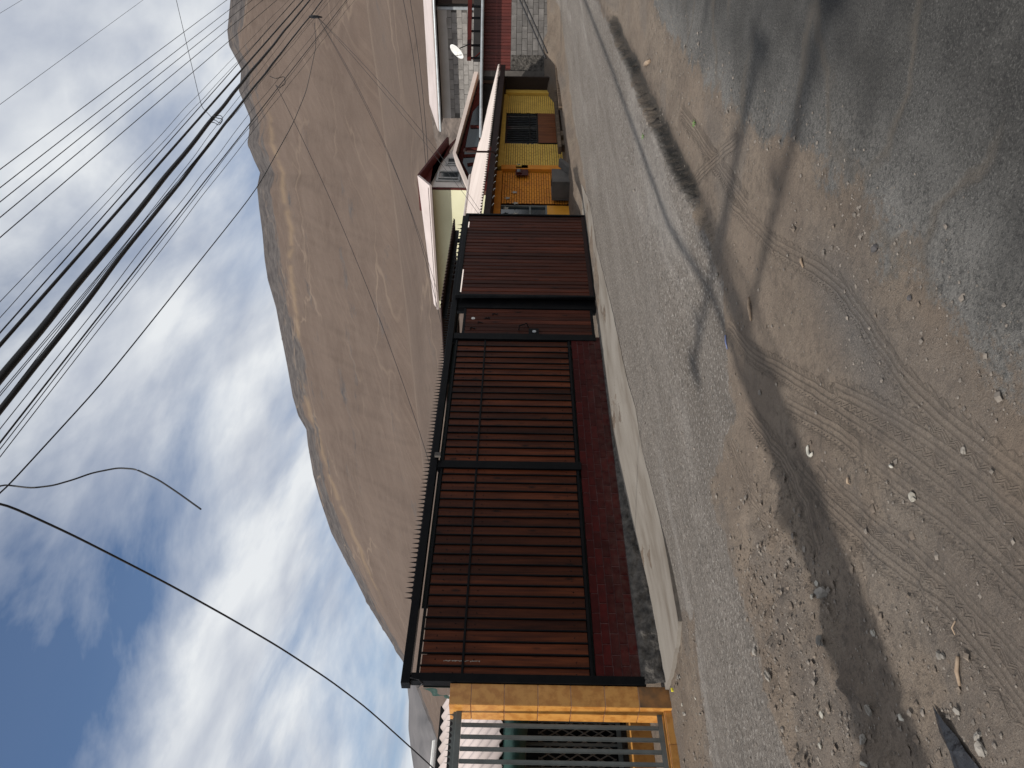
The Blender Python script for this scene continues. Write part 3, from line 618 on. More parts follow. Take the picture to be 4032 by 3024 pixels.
hd = MB(); hd.tube([(11.80, 8.46, 1.53), (11.86, 8.40, 1.52), (11.93, 8.39, 1.38), (11.90, 8.46, 1.35)], .012, 6); hd.build('handle', 'black_steel', dr)

# sliding gate
sg = thing('sliding_gate', (14.5, 8.36, .06), 'wide sliding gate of narrow dark brown planks in a black steel frame', 'gate')
for (a_, b_, c_, d_) in ((12.77, 16.22, 2.715, 2.795), (12.77, 16.22, .035, .06)): MB().box(a_, b_, 8.325, 8.40, c_, d_).build('frame_rail', 'black_steel', sg, bevel=.004)
for (a_, b_) in ((12.77, 12.825), (16.165, 16.22)): MB().box(a_, b_, 8.325, 8.40, .061, 2.714).build('frame_stile', 'black_steel', sg, bevel=.004)
MB().box(12.826, 16.164, 8.345, 8.39, .061, .135).build('bottom_board', 'brown_trim', sg)
gp_me = unit_box('gate_plank', 'stained_gate_plank', .132, .022, 2.548, .010)
for k in range(24): piece('plank', gp_me, sg, (12.826+.0695+k*.1391, 8.362+random.uniform(-.003, .003), .137), rz=.05, scale=(1, 1, 1.0 if k in (0,1,2,3,4,5,6,20,21) else 1.0105))
rl = thing('gate_rail', (14.5, 8.46, 2.75), 'long black steel channel that carries the sliding gate top', 'rail')
MB().box(12.802, 16.26, 8.41, 8.50, 2.80, 2.865).build('channel', 'black_steel', rl, bevel=.004); 
for k in range(14): piece('spike', spk_me, rl, (15.9-.18*k, 8.455, 2.8655), scale=(1, 1, 1.1))

# carport roof behind the gate
cp = thing('carport', (14.8, 10.5, 0), 'dark flat carport roof of corrugated sheet standing behind the sliding gate', 'carport')
c1 = onY(1794, 859, 8.9); c2 = onY(1744, 1105, 8.9); zr = .5*(c1[2]+c2[2])
xr = np.arange(c2[0]-1.0, c1[0], .025); q = np.zeros((2, len(xr), 3))
q[0, :, 0] = q[1, :, 0] = xr; q[0, :, 1] = 8.9; q[1, :, 1] = 15.5; q[0, :, 2] = zr+.02*np.sin(xr*2*math.pi/.13); q[1, :, 2] = zr+.02*np.sin(xr*2*math.pi/.13)
s_ = MB().grid(q).build('roof_sheet', 'brown_trim', cp); sm = s_.modifiers.new('t', 'SOLIDIFY'); sm.thickness = .006
for yb in (9.2, 11.0, 12.8, 15.2): MB().box(c2[0]-.9, c1[0]-.05, yb, yb+.07, zr-.11, zr-.025).build('purlin', 'black_steel', cp)
for (xp, yp) in ((c1[0]-.45, 9.25), (c1[0]-.45, 15.1), (c2[0]-.6, 15.1)): MB().box(xp, xp+.08, yp, yp+.08, -.1, zr-.03).build('post', 'black_steel', cp)

# ================================================================== NEIGHBOUR ON THE LEFT: TILED PILLAR, KERB, IRON FENCE
pi = thing('tiled_pillar', (4.56, 8.62, -.32), 'square gate pillar faced with glazed ochre tiles beside the black end post', 'pillar')
MB().box(4.438, 4.685, 8.458, 8.79, -.42, 2.27).build('core', 'tile_joint', pi)
zt = [2.277, 2.022, 1.639, 1.25, .869, .477, .084, -.31]
for i in range(7):
    h = zt[i]-zt[i+1]-.010
    MB().box(4.436, 4.686, 8.448, 8.4575, zt[i+1]+.003, zt[i+1]+.003+h).build('tile', 'ochre_tile' if i < 6 else 'ochre_tile_soiled', pi, bevel=.0015)
    MB().box(4.428, 4.4375, 8.449, 8.792, zt[i+1]+.003, zt[i+1]+.003+h).build('tile', 'ochre_tile', pi, bevel=.0015)
kb = thing('kerb_wall', (3, 8.6, -.35), 'low kerb faced with ochre tiles under the grey iron fence', 'wall')
MB().box(0.6, 4.427, 8.51, 8.72, -.45, -.205).build('core', 'tile_joint', kb)
for k in range(10):
    x1 = 4.426-k*.385; MB().box(x1-.38, x1, 8.50, 8.5095, -.44, -.21).build('tile', 'ochre_tile', kb, bevel=.0015); MB().box(x1-.38, x1, 8.505, 8.725, -.2045, -.196).build('tile', 'ochre_tile', kb, bevel=.0015)
fe = thing('iron_fence', (3, 8.61, -.2), 'dark grey iron bar fence with pointed top on the tiled kerb', 'fence')
MB().box(.7, 4.427, 8.59, 8.63, 2.125, 2.19).build('rail', 'grey_steel', fe, bevel=.003); MB().box(.7, 4.427, 8.59, 8.63, -.185, -.13).build('rail', 'grey_steel', fe, bevel=.003)
ib = unit_box('bar', 'grey_steel', .042, .03, 2.25, .004)
for k in range(26): piece('bar', ib, fe, (4.275-.1365*k, 8.612, -.128))
isp = MB(); isp.add([(-.013,0,0),(.013,0,0),(.013,.004,0),(-.013,.004,0),(0,.002,.105)], [(0,1,4),(1,2,4),(2,3,4),(3,0,4),(0,3,2,1)])
isp.prism([(-.034,0),(.034,0),(.034,.022),(.027,.036),(.02,.026),(.010,.045),(-.010,.045),(-.02,.026),(-.027,.036),(-.034,.022)], 'y', 0, .004); isp_me = isp.mesh('spike', 'grey_steel')
for k in range(50): piece('spike', isp_me, fe, (4.39-.0685*k, 8.608, 2.1905))

# lean-to of the same neighbour behind the iron fence
lt = thing('lean_to', (4.5, 11.5, -.3), 'pale corrugated lean-to roof over a dark porch behind the iron fence', 'shed')
ze = onY(1972, 2900, 10.2)[2]; zt_ = onY(1745, 2800, 13.2)[2]
xr = np.arange(-1.0, 6.9, .02); q = np.zeros((2, len(xr), 3)); wv = .026*np.sin(xr*2*math.pi/.19)
q[0, :, 0] = q[1, :, 0] = xr; q[0, :, 1] = 10.2; q[1, :, 1] = 13.2; q[0, :, 2] = ze+wv; q[1, :, 2] = zt_+wv
s_ = MB().grid(q).build('roof_sheet', 'pink_roof_sheet', lt, smooth=True); sm = s_.modifiers.new('t', 'SOLIDIFY'); sm.thickness = .008
MB().box(-1, 6.9, 13.23, 13.26, zt_-.06, zt_+.055).build('ridge_gap_dark', 'dark_void', lt); MB().tube([(-1, 13.3, zt_+.10), (6.3, 13.3, zt_+.10)], .055, 10).build('ridge_pipe', 'white_paint', lt)  # near-black strip painted for the shaded gap behind the wavy sheet edge
MB().box(-1, 6.9, 10.25, 10.31, ze-.14, ze-.05).build('beam', 'dark_void', lt)
gv = np.zeros((9, 90, 3)); xv = np.linspace(2.0, 6.4, 90)
for i in range(9):
    v = i/8; gv[i, :, 0] = xv; gv[i, :, 1] = 10.22+.05*np.sin(xv*5)*v-.10*math.sin(math.pi*v); gv[i, :, 2] = ze-.03-.34*v+.05*np.sin(xv*3.1)*v
MB().grid(gv).build('valance', 'green_tarp', lt, smooth=True)
MB().box(-1, 6.9, 12.4, 12.5, -.5, zt_-.2).build('back_wall', 'dark_void', lt)  # near-black colour stands in for the unlit depth of the porch
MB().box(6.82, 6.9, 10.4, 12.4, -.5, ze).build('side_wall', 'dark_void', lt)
MB().box(-1, 6.8, 9.95, 10.32, -.5, -.02).build('step', 'ochre_tile', lt, bevel=.004)
zg = onY(2058, 2900, 10.6)[2]
MB().box(0, 6.7, 10.58, 10.62, zg-.05, zg).build('grille_rail', 'grey_steel', lt); MB().box(0, 6.7, 10.58, 10.62, .02, .08).build('grille_rail', 'grey_steel', lt)
gb = unit_box('bar', 'grey_steel', .035, .03, zg-.13, .003)
for k in range(16): piece('grille_bar', gb, lt, (6.0-.33*k, 10.6, .08))
for k in range(40): piece('spike', isp_me, lt, (6.5-.10*k, 10.598, zg))
lat = MB(); 
for k in range(46):
    for sgn in (-1, 1):
        xa = 1.5+.12*k; xb = xa+sgn*.62
        lat.tube([(xa, 10.70+.012*sgn, .10), (xb, 10.70+.012*sgn, zg-.22)], .011, 4)
tag(lat.build('lattice', 'lattice_wood', lt), kind='stuff')

# ================================================================== YELLOW HOUSE
YH = 9.75; GZY = .10
yh = thing('yellow_house', (23.5, YH, GZY), 'single storey house of painted yellow and orange brick under a pale corrugated roof', 'house')
def brickface(x0, x1, z0, z1, name, mat, jmat, holes=()):
    MB().box(x0, x1, YH+.012, YH+.20, z0, z1).build('wall', jmat, yh)
    mb = MB(); ch = .0705; bl = .25; r = 0; z = z1-ch
    while z > z0-.03:
        x = x0-(bl/2 if r % 2 else 0)+random.uniform(-.03, .03)
        while x < x1:
            a_, b_ = max(x+.009, x0), min(x+bl-.009, x1)
            if b_-a_ > .03 and not any(a_ < h[1] and b_ > h[0] and z < h[3] and z+ch > h[2] for h in holes):
                yy = YH+random.uniform(-.003, .003); mb.box(a_, b_, yy, YH+.03, z+.007, z+ch-.007)
            x += bl
        z -= ch; r += 1
    tag(mb.build(name, mat, yh), kind='stuff')
WX0, WX1, WZ0, WZ1 = 23.82, 26.42, 1.01, 2.03
brickface(21.98, 23.79, GZY, 2.06, 'yellow_bricks', 'yellow_brick_paint', 'yellow_joint')
brickface(26.45, 28.16, GZY, 2.06, 'yellow_bricks', 'yellow_brick_paint', 'yellow_joint')
brickface(19.62, 21.62, GZY-.1, 2.06, 'orange_bricks', 'orange_brick_paint', 'orange_joint')
MB().box(28.2, 28.5, YH-.10, YH+.2, GZY, 2.12).build('pier', 'yellow_brick_paint', yh); MB().box(21.66, 21.94, YH-.10, YH+.2, GZY-.1, 2.12).build('pier', 'orange_brick_paint', yh)
MB().box(21.96, 28.18, YH-.04, YH+.2, 2.062, 2.26).build('lintel', 'yellow_brick_paint', yh); MB().box(16.5, 21.65, YH-.04, YH+.2, 2.075, 2.26).build('lintel', 'orange_brick_paint', yh)
MB().box(28.52, 28.60, 9.20, YH+.3, GZY, 2.42).build('end_wall', 'dark_plaster', yh)
MB().box(16.5, 28.6, YH+.21, 12.8, -.1, 2.3).build('body', 'dark_plaster', yh)
w_ = MB().box(WX0, WX1, YH+.06, YH+.19, WZ0, WZ1).build('window', 'smoked_glass', yh)
MB().box(WX0-.02, WX1+.02, YH-.01, YH+.05, WZ1+.001, WZ1+.03).build('window_frame', 'black_steel', w_); MB().box(WX0-.025, WX1+.025, YH-.012, YH+.05, WZ0-.03, WZ0-.002).build('window_frame', 'black_steel', w_)
wbm = unit_box('window_bar', 'black_steel', .035, .02, WZ1-WZ0-.004)
wbl = unit_box('curtain_fold', 'zinc_pipe', .055, .02, WZ1-WZ0-.06)
for k in range(17):
    piece('window_bar', wbm, w_, (WX0+.08+k*.153, YH+.0, WZ0+.002))
    if k not in (0, 8, 9, 15): piece('blind_slat', wbl, w_, (WX0+.155+k*.153, YH+.045, WZ0+.03))
MB().box(WX0, WX1, YH-.02, YH-.011, 1.24, 1.27).build('window_bar', 'black_steel', w_)
MB().box(WX0, WX1, YH-.01, YH+.19, .38, WZ0-.032).build('apron_panel', 'brown_panel_wood', yh); MB().box(WX0-.04, WX0-.002, YH-.03, YH+.1, .38, WZ0-.032).build('apron_edge', 'black_steel', yh)
# the window on the orange part
w2_ = MB().box(16.6, 19.50, YH+.05, YH+.19, .85, 2.06).build('window', 'smoked_glass', yh)
for xa in (19.45, 18.55, 17.6): MB().box(xa, xa+.05, YH+.0, YH+.049, .85, 2.06).build('window_frame', 'grey_steel', w2_)
MB().box(16.6, 19.448, YH-.004, YH+.04, 1.24, 1.29).build('window_frame', 'grey_steel', w2_); MB().box(16.6, 19.5, YH-.012, YH+.052, .80, .849).build('window_sill', 'grey_steel', w2_)
MB().box(16.6, 19.60, YH+.03, YH+.19, 2.062, 2.074).build('window_head', 'orange_joint', yh)
MB().box(16.6, 19.50, YH-.006, YH+.19, -.05, .798).build('apron_panel', 'amber_panel', yh); MB().box(19.51, 19.61, YH+.05, YH+.19, -.05, 2.06).build('reveal', 'orange_joint', yh)
def star(cx, cz, r, y, parent, name='paper_star'):
    pts = [(cx+r*(1 if i % 2 == 0 else .42)*math.sin(i*math.pi/5), cz+r*(1 if i % 2 == 0 else .42)*math.cos(i*math.pi/5)) for i in range(10)]
    return MB().prism(pts, 'y', y-.004, y).build(name, 'white_litter', parent)
for px in ((1992,820),(2030,842),(2026,757),(1998,780),(2030,800)):
    p = onY(px[0], px[1], YH-.03); star(p[0], p[2], .10, YH-.03, yh)
# roof with its eave, fascia and gutter
EV, EZ, RZ, RY = 8.72, 2.435, 3.45, 12.96
xr = np.arange(16.3, 28.45, .02); q = np.zeros((2, len(xr), 3)); wv = .032*(2*np.abs(((xr/.155) % 1)-.5)*2-1)
q[0, :, 0] = q[1, :, 0] = xr; q[0, :, 1] = EV+0*xr; q[1, :, 1] = RY; q[0, :, 2] = EZ-.0*(xr-16.3)+wv-.012*(xr-22); q[1, :, 2] = RZ+wv
s_ = MB().grid(q).build('roof', 'pale_roof_sheet', yh); sm = s_.modifiers.new('t', 'SOLIDIFY'); sm.thickness = .01
MB().tube([(16.3, RY, RZ+.05), (28.4, RY, RZ+.05)], .07, 8).build('ridge_cap', 'pale_roof_sheet', s_)
def sl_box(y0, y1, za, zb, name, mat):
    return MB().add([(16.3,y0,za+.066),(28.5,y0,za-.078),(28.5,y1,za-.078),(16.3,y1,za+.066),(16.3,y0,zb+.066),(28.5,y0,zb-.078),(28.5,y1,zb-.078),(16.3,y1,zb+.066)], [(0,3,2,1),(4,5,6,7),(0,1,5,4),(1,2,6,5),(2,3,7,6),(3,0,4,7)]).build(name, mat, yh)
sl_box(EV+.05, EV+.12, EZ-.22, EZ-.06, 'fascia', 'brown_trim'); sl_box(EV+.125, YH+.2, EZ-.20, EZ-.17, 'soffit', 'brown_trim')
for k in range(11):
    x = 17.5+.42*k; MB().tube([(x, EV+.045, EZ-.20), (x, EV+.0, EZ-.22), (x, EV-.01, EZ-.25)], .006, 5).build('light_bulb', 'white_paint', yh)
vb = onY(1942, 598, EV-.06); vt = onY(1832, 598, EV-.06)
MB().tube([(vb[0], EV+.04, vb[2]-.12), (vb[0], EV-.06, vb[2]), (vb[0], EV-.06, vt[2]-.05), (vb[0]+.04, EV-.06, vt[2]+.03), (vb[0]+.16, EV-.06, vt[2]+.02)], .03, 8).build('vent_pipe', 'brown_trim', yh, smooth=True)
# things on and before the yellow house
for nm, px0, px1, mt, lab in (('meter_box', (2030,662), (2080,648), 'yellow_brick_paint', 'yellow electricity meter box on the yellow brick wall'), ('meter_box', (2030,690), (2080,668), 'dark_red_paint', 'dark red electricity meter box on the orange brick wall')):
    a_ = onY(*px0, YH-.1); b_ = onY(*px1, YH-.1)
    t_ = thing(nm, ((a_[0]+b_[0])/2, YH-.1, min(a_[2], b_[2])), lab, 'meter box')
    MB().box(a_[0], b_[0], YH-.10, YH-.006 if mt[0] == 'y' else YH-.11, a_[2], b_[2]).build('case', mt, t_, bevel=.01)
    MB().box(a_[0]+.08, b_[0]-.05, YH-.15, YH-.101, a_[2]-.02, a_[2]-.18).build('meter_window', mt, t_, bevel=.005)
    MB().box(a_[0]+.12, b_[0]-.09, YH-.158, YH-.151, a_[2]-.05, a_[2]-.14).build('glass', 'window_glass', t_)
cb_ = thing('concrete_trough', (20.6, 9.2, .08), 'dirty grey concrete trough standing against the orange brick wall', 'trough')
a_ = onY(2175, 722, 9.15); b_ = onY(2255, 672, 9.15)
z0 = .08; z1 = a_[2]
x0, x1 = min(a_[0], b_[0]), max(a_[0], b_[0])
for bx in ((x0, x1, 9.10, 9.16), (x0, x1, 9.60, 9.66)): MB().box(*bx, z0, z1).build('side', 'concrete_box', cb_, bevel=.012)
for bx in ((x0, x0+.06), (x1-.06, x1)): MB().box(*bx, 9.161, 9.599, z0, z1).build('end', 'concrete_box', cb_, bevel=.012)
MB().box(x0+.061, x1-.061, 9.161, 9.599, z0, z0+.06).build('base', 'concrete_box', cb_)
sb = MB(); zz0 = .14
sb.prism([(x1-.55, zz0+.02), (x1-.42, zz0-.06), (x1+.22, z1*.62), (x1+.10, z1*.72)], 'y', 8.86, 9.08); tag(sb.build('broken_slab', 'concrete_box', bevel=.01), 'thick grey concrete slab leaning on the trough corner', 'slab')
bn = thing('plank_bench', (24, 9.2, .2), 'rough timber bench of thick weathered beams in front of the yellow wall', 'bench')
MB().box(22.9, 26.9, 9.10, 9.36, .34, .44).build('seat_beam', 'old_timber', bn, bevel=.008)
for xa in (22.95, 22.2): MB().box(xa, xa+.35, 9.12, 9.34, .06, .339).build('support', 'old_timber', bn, bevel=.008)
MB().box(21.9, 22.85, 9.05, 9.28, .342, .44).build('seat_beam', 'old_timber', bn, bevel=.008); MB().box(26.4, 26.7, 9.12, 9.34, .1, .339).build('support', 'old_timber', bn, bevel=.008)
tm = MB().box(24.0, 28.6, 8.62, 8.74, .20, .38).build('timber_beam', 'old_timber', bevel=.01); tag(tm, 'long weathered timber beam lying on the dirt along the yellow house', 'beam')

# ================================================================== BUILDINGS FURTHER ALONG, TURNED TO FACE DOWN THE STREET
FH = np.array([math.cos(YAW), math.sin(YAW), 0.0])
def fr(p): q_ = RH*p[0]+FH*p[1]; return (q_[0], q_[1], p[2])         # (across, along, up) to world
def LP(x, y, D): p = onD(x, y, D); return float(p@RH), float(p[2])
DB_ = 28.8
bb_ = thing('block_house', fr((13, DB_, .2)), 'grey concrete block house with dark red boarded upper wall', 'house')
lx0, _ = LP(2000, 303, DB_); lx1 = 17.5
_, zb0 = LP(2012, 150, DB_); _, zg = LP(1903, 150, DB_)
MB(fr).box(lx0, lx1, DB_+.02, DB_+5, -.3, zb0).build('block_core', 'block_joint', bb_); MB(fr).box(lx0, lx1, DB_+.06, DB_+5, zb0+.001, zg).build('board_core', 'board_back', bb_)
blk = MB(); blk.box(-.218, .218, -.03, .03, 0, .188); blk_me = blk.mesh('block', 'block_grey')
for r_ in range(7):
    z = zb0-.2035*(r_+1)+.006; x = lx0+.55+(.223 if r_ % 2 else 0)
    while x < lx1: piece('block', blk_me, bb_, fr((x+.22, DB_+.015+random.uniform(-.006, .006), z)), rz=YAW-math.pi/2); x += .452
rp = MB(fr); q = np.zeros((14, 10, 3))
for i in range(14):
    for j in range(10): q[i, j] = (lx0-.0+.09*j, DB_-.02-.03*random.random(), zb0-.11*i-.02)
rp.grid(q).build('rough_render', 'rough_footing', bb_, smooth=False)
_, zp = LP(1925, 290, DB_)
MB(fr).box(lx0-.02, lx0+.19, DB_-.10, DB_+.3, -.3, zg-.02).build('corner_post', 'concrete_box', bb_)
brd = MB(); brd.box(-.053, .053, -.014, .014, 0, zg-zb0-.004); brd_me = brd.mesh('board', 'red_board_paint')
x = lx0+.26
while x < lx1: piece('board', brd_me, bb_, fr((x, DB_+.03, zb0+.002)), rz=YAW-math.pi/2); x += .1225
gl0, _ = LP(1900, 545, DB_-.3)
gt = MB(fr); gt.tube([(gl0, DB_-.42, zg+.02), (lx1, DB_-.42, zg+.02)], .055, 8); gt.build('gutter', 'zinc_pipe', bb_)
MB(fr).box(gl0, lx1, DB_-.36, DB_+1.2, zg+.04, zg+.09).build('eave', 'brown_trim', bb_)
MB(fr).box(gl0, lx0-.03, DB_+.6, DB_+.7, .2, zg+.03).build('side_wall', 'concrete_box', bb_)
# roof terrace frame above it
DT = 29.4
tr = thing('roof_terrace_frame', fr((14.5, DT, zg+.1)), 'rust red timber pergola frame on the roof above the boarded wall', 'pergola')
tx0, tz0 = LP(1853, 236, DT); _, tz1 = LP(1842, 236, DT)
MB(fr).box(tx0, lx1, DT-.05, DT+.08, tz0-.02, tz1+.03).build('beam', 'dark_red_paint', tr)
for px in (228, 178, 122, 70, 25):
    pxl, _ = LP(1880, px, DT); MB(fr).box(pxl-.03, pxl+.03, DT-.03, DT+.05, zg+.10, tz0-.021).build('post', 'black_steel', tr)
br_ = MB(fr); a1 = LP(1898, 200, DT); b1_ = LP(1862, 232, DT); br_.tube([(a1[0], DT, a1[1]), (b1_[0], DT, b1_[1])], .03, 5); br_.build('brace', 'dark_red_paint', tr)
MB(fr).box(tx0+.6, lx1, DT+1.5, DT+1.6, zg+.1, tz0).build('rear_screen', 'dark_void', tr)
# satellite dish
ds = thing('satellite_dish', fr((LP(1800, 205, 29)[0], 29, LP(1810, 205, 29)[1])), 'white satellite dish tilted up on the end of the terrace beam', 'satellite dish')
dx_, dz_ = LP(1803, 198, 29.0); dm = MB(); c_ = np.array(fr((dx_, 29.0, dz_))); nrm = Vector((-.80*RH[0]-.16*FH[0], -.80*RH[1]-.16*FH[1], .62)).normalized(); ua = nrm.cross(Vector((0, 0, 1))).normalized(); ub = nrm.cross(ua)
q = np.zeros((7, 25, 3))
for i in range(7):
    for j in range(25):
        r_ = .33*i/6; th = 2*math.pi*j/24; p = Vector(c_)+ua*(r_*math.cos(th))+ub*(r_*math.sin(th))+nrm*(.55*r_*r_); q[i, j] = p
dm.grid(q); s_ = dm.build('dish', 'white_paint', ds, smooth=True); sm = s_.modifiers.new('t', 'SOLIDIFY'); sm.thickness = .012
am = MB(); ce = Vector(c_); am.tube([ce-nrm*.01, ce-nrm*.12, Vector(fr((dx_+.28, 29.05, tz0)))], .018, 6); am.build('mount', 'black_steel', ds)
am = MB(); fo = ce+nrm*.34-ub*.05; am.tube([ce+ub*.30, fo], .010, 5); am.build('feed_arm', 'black_steel', ds)
# big block house behind, parallel to the street grid
XB = 44.0
fb = thing('tall_block_house', (XB, 17, 0), 'tall grey block wall house with pink roof sheet and zinc gutter', 'house')
y1_ = onX(1740, 465, XB)[1]; y0_ = onX(1716, 25, XB)[1]; ztop = onX(1728, 200, XB)[2]
MB().box(XB+.02, XB+9, y0_, y1_, 0, ztop).build('wall_core', 'block_joint', fb)
fbl = MB(); fbl.box(-.03, .03, -.26, .26, 0, .265); fb_me = fbl.mesh('block', 'far_block')
z = 2.0; r_ = 0
while z < ztop-.55:
    y = y0_+.27+(.27 if r_ % 2 else 0)
    while y < y1_-.2: piece('block', fb_me, fb, (XB+.01+random.uniform(-.012, .012), y, z)); y += .54
    z += .28; r_ += 1
MB().box(XB-.03, XB+.2, y0_, y1_, ztop-.52, ztop-.02).build('band', 'grey_stucco', fb)
MB().box(XB-.85, XB+3, y0_-5, y1_+.25, ztop+.02, ztop+.10).build('roof_edge', 'brown_trim', fb)
rf = MB(); rf.add([(XB-.9,y0_-5,ztop+.12),(XB-.9,y1_+.4,ztop+.12),(XB+3.4,y1_+.4,ztop+1.05),(XB+3.4,y0_-5,ztop+1.05)], [(0,1,2,3)]); s_ = rf.build('roof', 'pink_roof_sheet', fb); sm = s_.modifiers.new('t', 'SOLIDIFY'); sm.thickness = .05
gt = MB(); gt.tube([(XB-.95, y0_-5, ztop+.03), (XB-.95, y1_+.4, ztop+.03)], .07, 8); gt.tube([(XB-.1, y0_+.05, ztop), (XB-.1, y0_+.05, 3.4)], .09, 8); gt.build('gutter', 'zinc_pipe', fb)
MB().box(XB-.2, XB+.3, y0_-4.5, y0_-.2, 0, ztop-.1).build('wing', 'dark_plaster', fb)
# glazed gable house
DG = 33.0
gg = thing('gable_house', fr((11, DG, 0)), 'dark red gable with smoked glass front and white roof edges', 'house')
ap = LP(1797, 611, DG); rt = LP(1884, 295, DG); lf = LP(1856, 745, DG)
MB(fr).prism([(lf[0], 0), (lf[0], lf[1]-.06), (ap[0], ap[1]-.08), (rt[0], rt[1]-.06), (rt[0], 0)], 'y', DG+.25, DG+6).build('gable_wall', 'dark_red_paint', gg)
gi = MB(fr)
def gpt(x, y): return LP(x, y, DG+.2)
gw = gi.prism([gpt(1905,640), gpt(1848,690), gpt(1822,640), gpt(1840,540), gpt(1862,440), gpt(1905,390)], 'y', DG+.2, DG+.24).build('glazing', 'smoked_glass', gg)
for (pa, pb) in (((1905,500),(1852,500)), ((1905,585),(1825,588)), ((1905,612),(1825,615)), ((1905,640),(1840,650))):
    a_, b_ = gpt(*pa), gpt(*pb); tb_ = MB(fr); tb_.tube([(a_[0], DG+.15, a_[1]), (b_[0], DG+.15, b_[1])], .07, 4); tb_.build('mullion', 'dark_red_paint', gg)
for (p0, p1, nm) in ((ap, rt, 'roof'), (ap, lf, 'roof')):
    rf = MB(fr); th = .17
    rf.add([(p0[0], DG-.35, p0[1]), (p1[0], DG-.35, p1[1]), (p1[0], DG+6, p1[1]), (p0[0], DG+6, p0[1]), (p0[0], DG-.35, p0[1]+th*.8), (p1[0], DG-.35, p1[1]+th), (p1[0], DG+6, p1[1]+th), (p0[0], DG+6, p0[1]+th*.8)], [(0,3,2,1),(4,5,6,7),(0,1,5,4),(1,2,6,5),(2,3,7,6),(3,0,4,7)])
    rf.build(nm, 'pale_roof_sheet', gg)
# cream two-storey house
XC, YC = 31.5, 15.0
ch_ = thing('cream_house', (XC, YC, 0), 'two storey house with cream side wall, grey front and dark red gable', 'house')
zc1 = onX(1700, 780, XC)[2]; apx = onY(1652, 690, YC-.5); rtx = onY(1768, 540, YC-.5)
MB().box(XC, XC+.25, YC+.02, 21.3, 0, zc1).build('side_wall', 'cream_stucco', ch_)
MB().prism([(XC+.02, 0), (XC+.02, zc1-.02), (XC+.9, zc1+.25), (rtx[0], rtx[2]-.25), (rtx[0]+4, 3.0), (rtx[0]+4, 0)], 'y', YC, YC+.3).build('front_wall', 'grey_stucco', ch_)
MB().box(XC-.01, XC+.10, YC-.02, YC+.06, 0, zc1).build('corner_trim', 'dark_red_paint', ch_)
gb_ = MB(); g1 = onY(1690, 742, YC-.1); g2 = onY(1712, 620, YC-.1); g2b = onY(1748, 660, YC-.1); g3 = onY(1768, 545, YC-.1)
gb_.prism([(g1[0], g1[2]), (g2[0]-.3, g2[2]), (g2b[0]+1.5, g2b[2]), (g3[0], g3[2]-.35), (rtx[0], rtx[2]), (apx[0], apx[2])], 'y', YC-.12, YC-.01).build('gable_board', 'dark_red_paint', ch_)
rf = MB(); ex = XC-.75; ez = onY(1686, 772, YC-.5)[2]
rf.add([(apx[0], YC-.5, apx[2]+.05), (ex, YC-.5, ez), (ex, 20.9, ez), (apx[0]-.5, 20.9, ez+.22)], [(0,1,2,3)]); s_ = rf.build('roof', 'pink_roof_sheet', ch_); sm = s_.modifiers.new('t', 'SOLIDIFY'); sm.thickness = .10; sm.offset = 0
MB().box(XC-.68, XC+.02, YC-.35, 20.9, zc1-.02, zc1+.05).build('soffit', 'brown_trim', ch_)
MB().box(XC-.70, XC-.681, YC-.35, 20.9, zc1-.05, ez-.06).build('fascia', 'brown_trim', ch_)
rf = MB(); rf.add([(apx[0], YC-.5, apx[2]+.06), (rtx[0], YC-.5, rtx[2]+.06), (rtx[0], 16.2, rtx[2]+.06), (apx[0], 16.2, apx[2]+.06)], [(0,1,2,3)]); s_ = rf.build('roof', 'dark_red_paint', ch_); sm = s_.modifiers.new('t', 'SOLIDIFY'); sm.thickness = .10; sm.offset = 0
def win(pa, pb, y, name='window'):
    a_ = onY(*pa, y); b_ = onY(*pb, y); x0, x1 = sorted((a_[0], b_[0])); z0, z1 = sorted((a_[2], b_[2]))
    w_ = MB().box(x0, x1, y-.02, y+.0, z0, z1).build(name, 'window_glass', ch_); t_ = .09
    for bx in ((x0-t_, x1+t_, z0-t_, z0-.001), (x0-t_, x1+t_, z1+.001, z1+t_), (x0-t_, x0-.001, z0, z1), (x1+.001, x1+t_, z0, z1), ((x0*.72+x1*.28)-.04, (x0*.72+x1*.28)+.04, z0+.001, z1-.001)): MB().box(bx[0], bx[1], y-.06, y+.0, bx[2], bx[3]).build('frame', 'window_frame', w_)
win((1725,712),(1808,680), YC-.01); win((1763,650),(1815,628), YC-.01)

# ================================================================== UTILITY POLE, CABLES
up = thing('utility_pole', (-2.4, 3.27, 0), 'concrete utility pole with two timber crossarms carrying the street cables', 'pole')
pp = MB(); pp.tube([(-2.4, 3.27, -.4), (-2.4, 3.27, 3.0), (-2.4, 3.27, 6.3), (-2.4, 3.27, 6.8), (-2.4, 3.27, 8.5)], [.29, .27, .235, .14, .11], 12); pp.build('shaft', 'pole_concrete', up, smooth=True)
MB().box(-2.55, -2.47, 1.75, 4.50, 8.07, 8.15).build('crossarm', 'old_timber', up); MB().box(-2.55, -2.47, 1.0, 3.4, 7.0, 7.07).build('crossarm', 'old_timber', up)
for y, z in ((2.4, 8.17), (4.0, 8.17), (2.2, 7.1)): MB().tube([(-2.51, y, z), (-2.51, y, z+.08), (-2.51, y, z+.18)], [.05, .07, .04], 8).build('insulator', 'grey_steel', up)
for y, z, r_ in ((1.72, 7.95, .075), (4.38, 7.9, .075), (1.1, 6.9, .13)): MB().tube([(-2.51, y, z-.1), (-2.51, y, z), (-2.51, y, z+.32), (-2.51, y, z+.42)], [.03, r_, r_, .03], 10).build('fuse_cutout', 'grey_steel', up)
pb = thing('utility_pole', (33, 5.6, 0), 'second concrete utility pole at the far end of the cable span', 'pole')
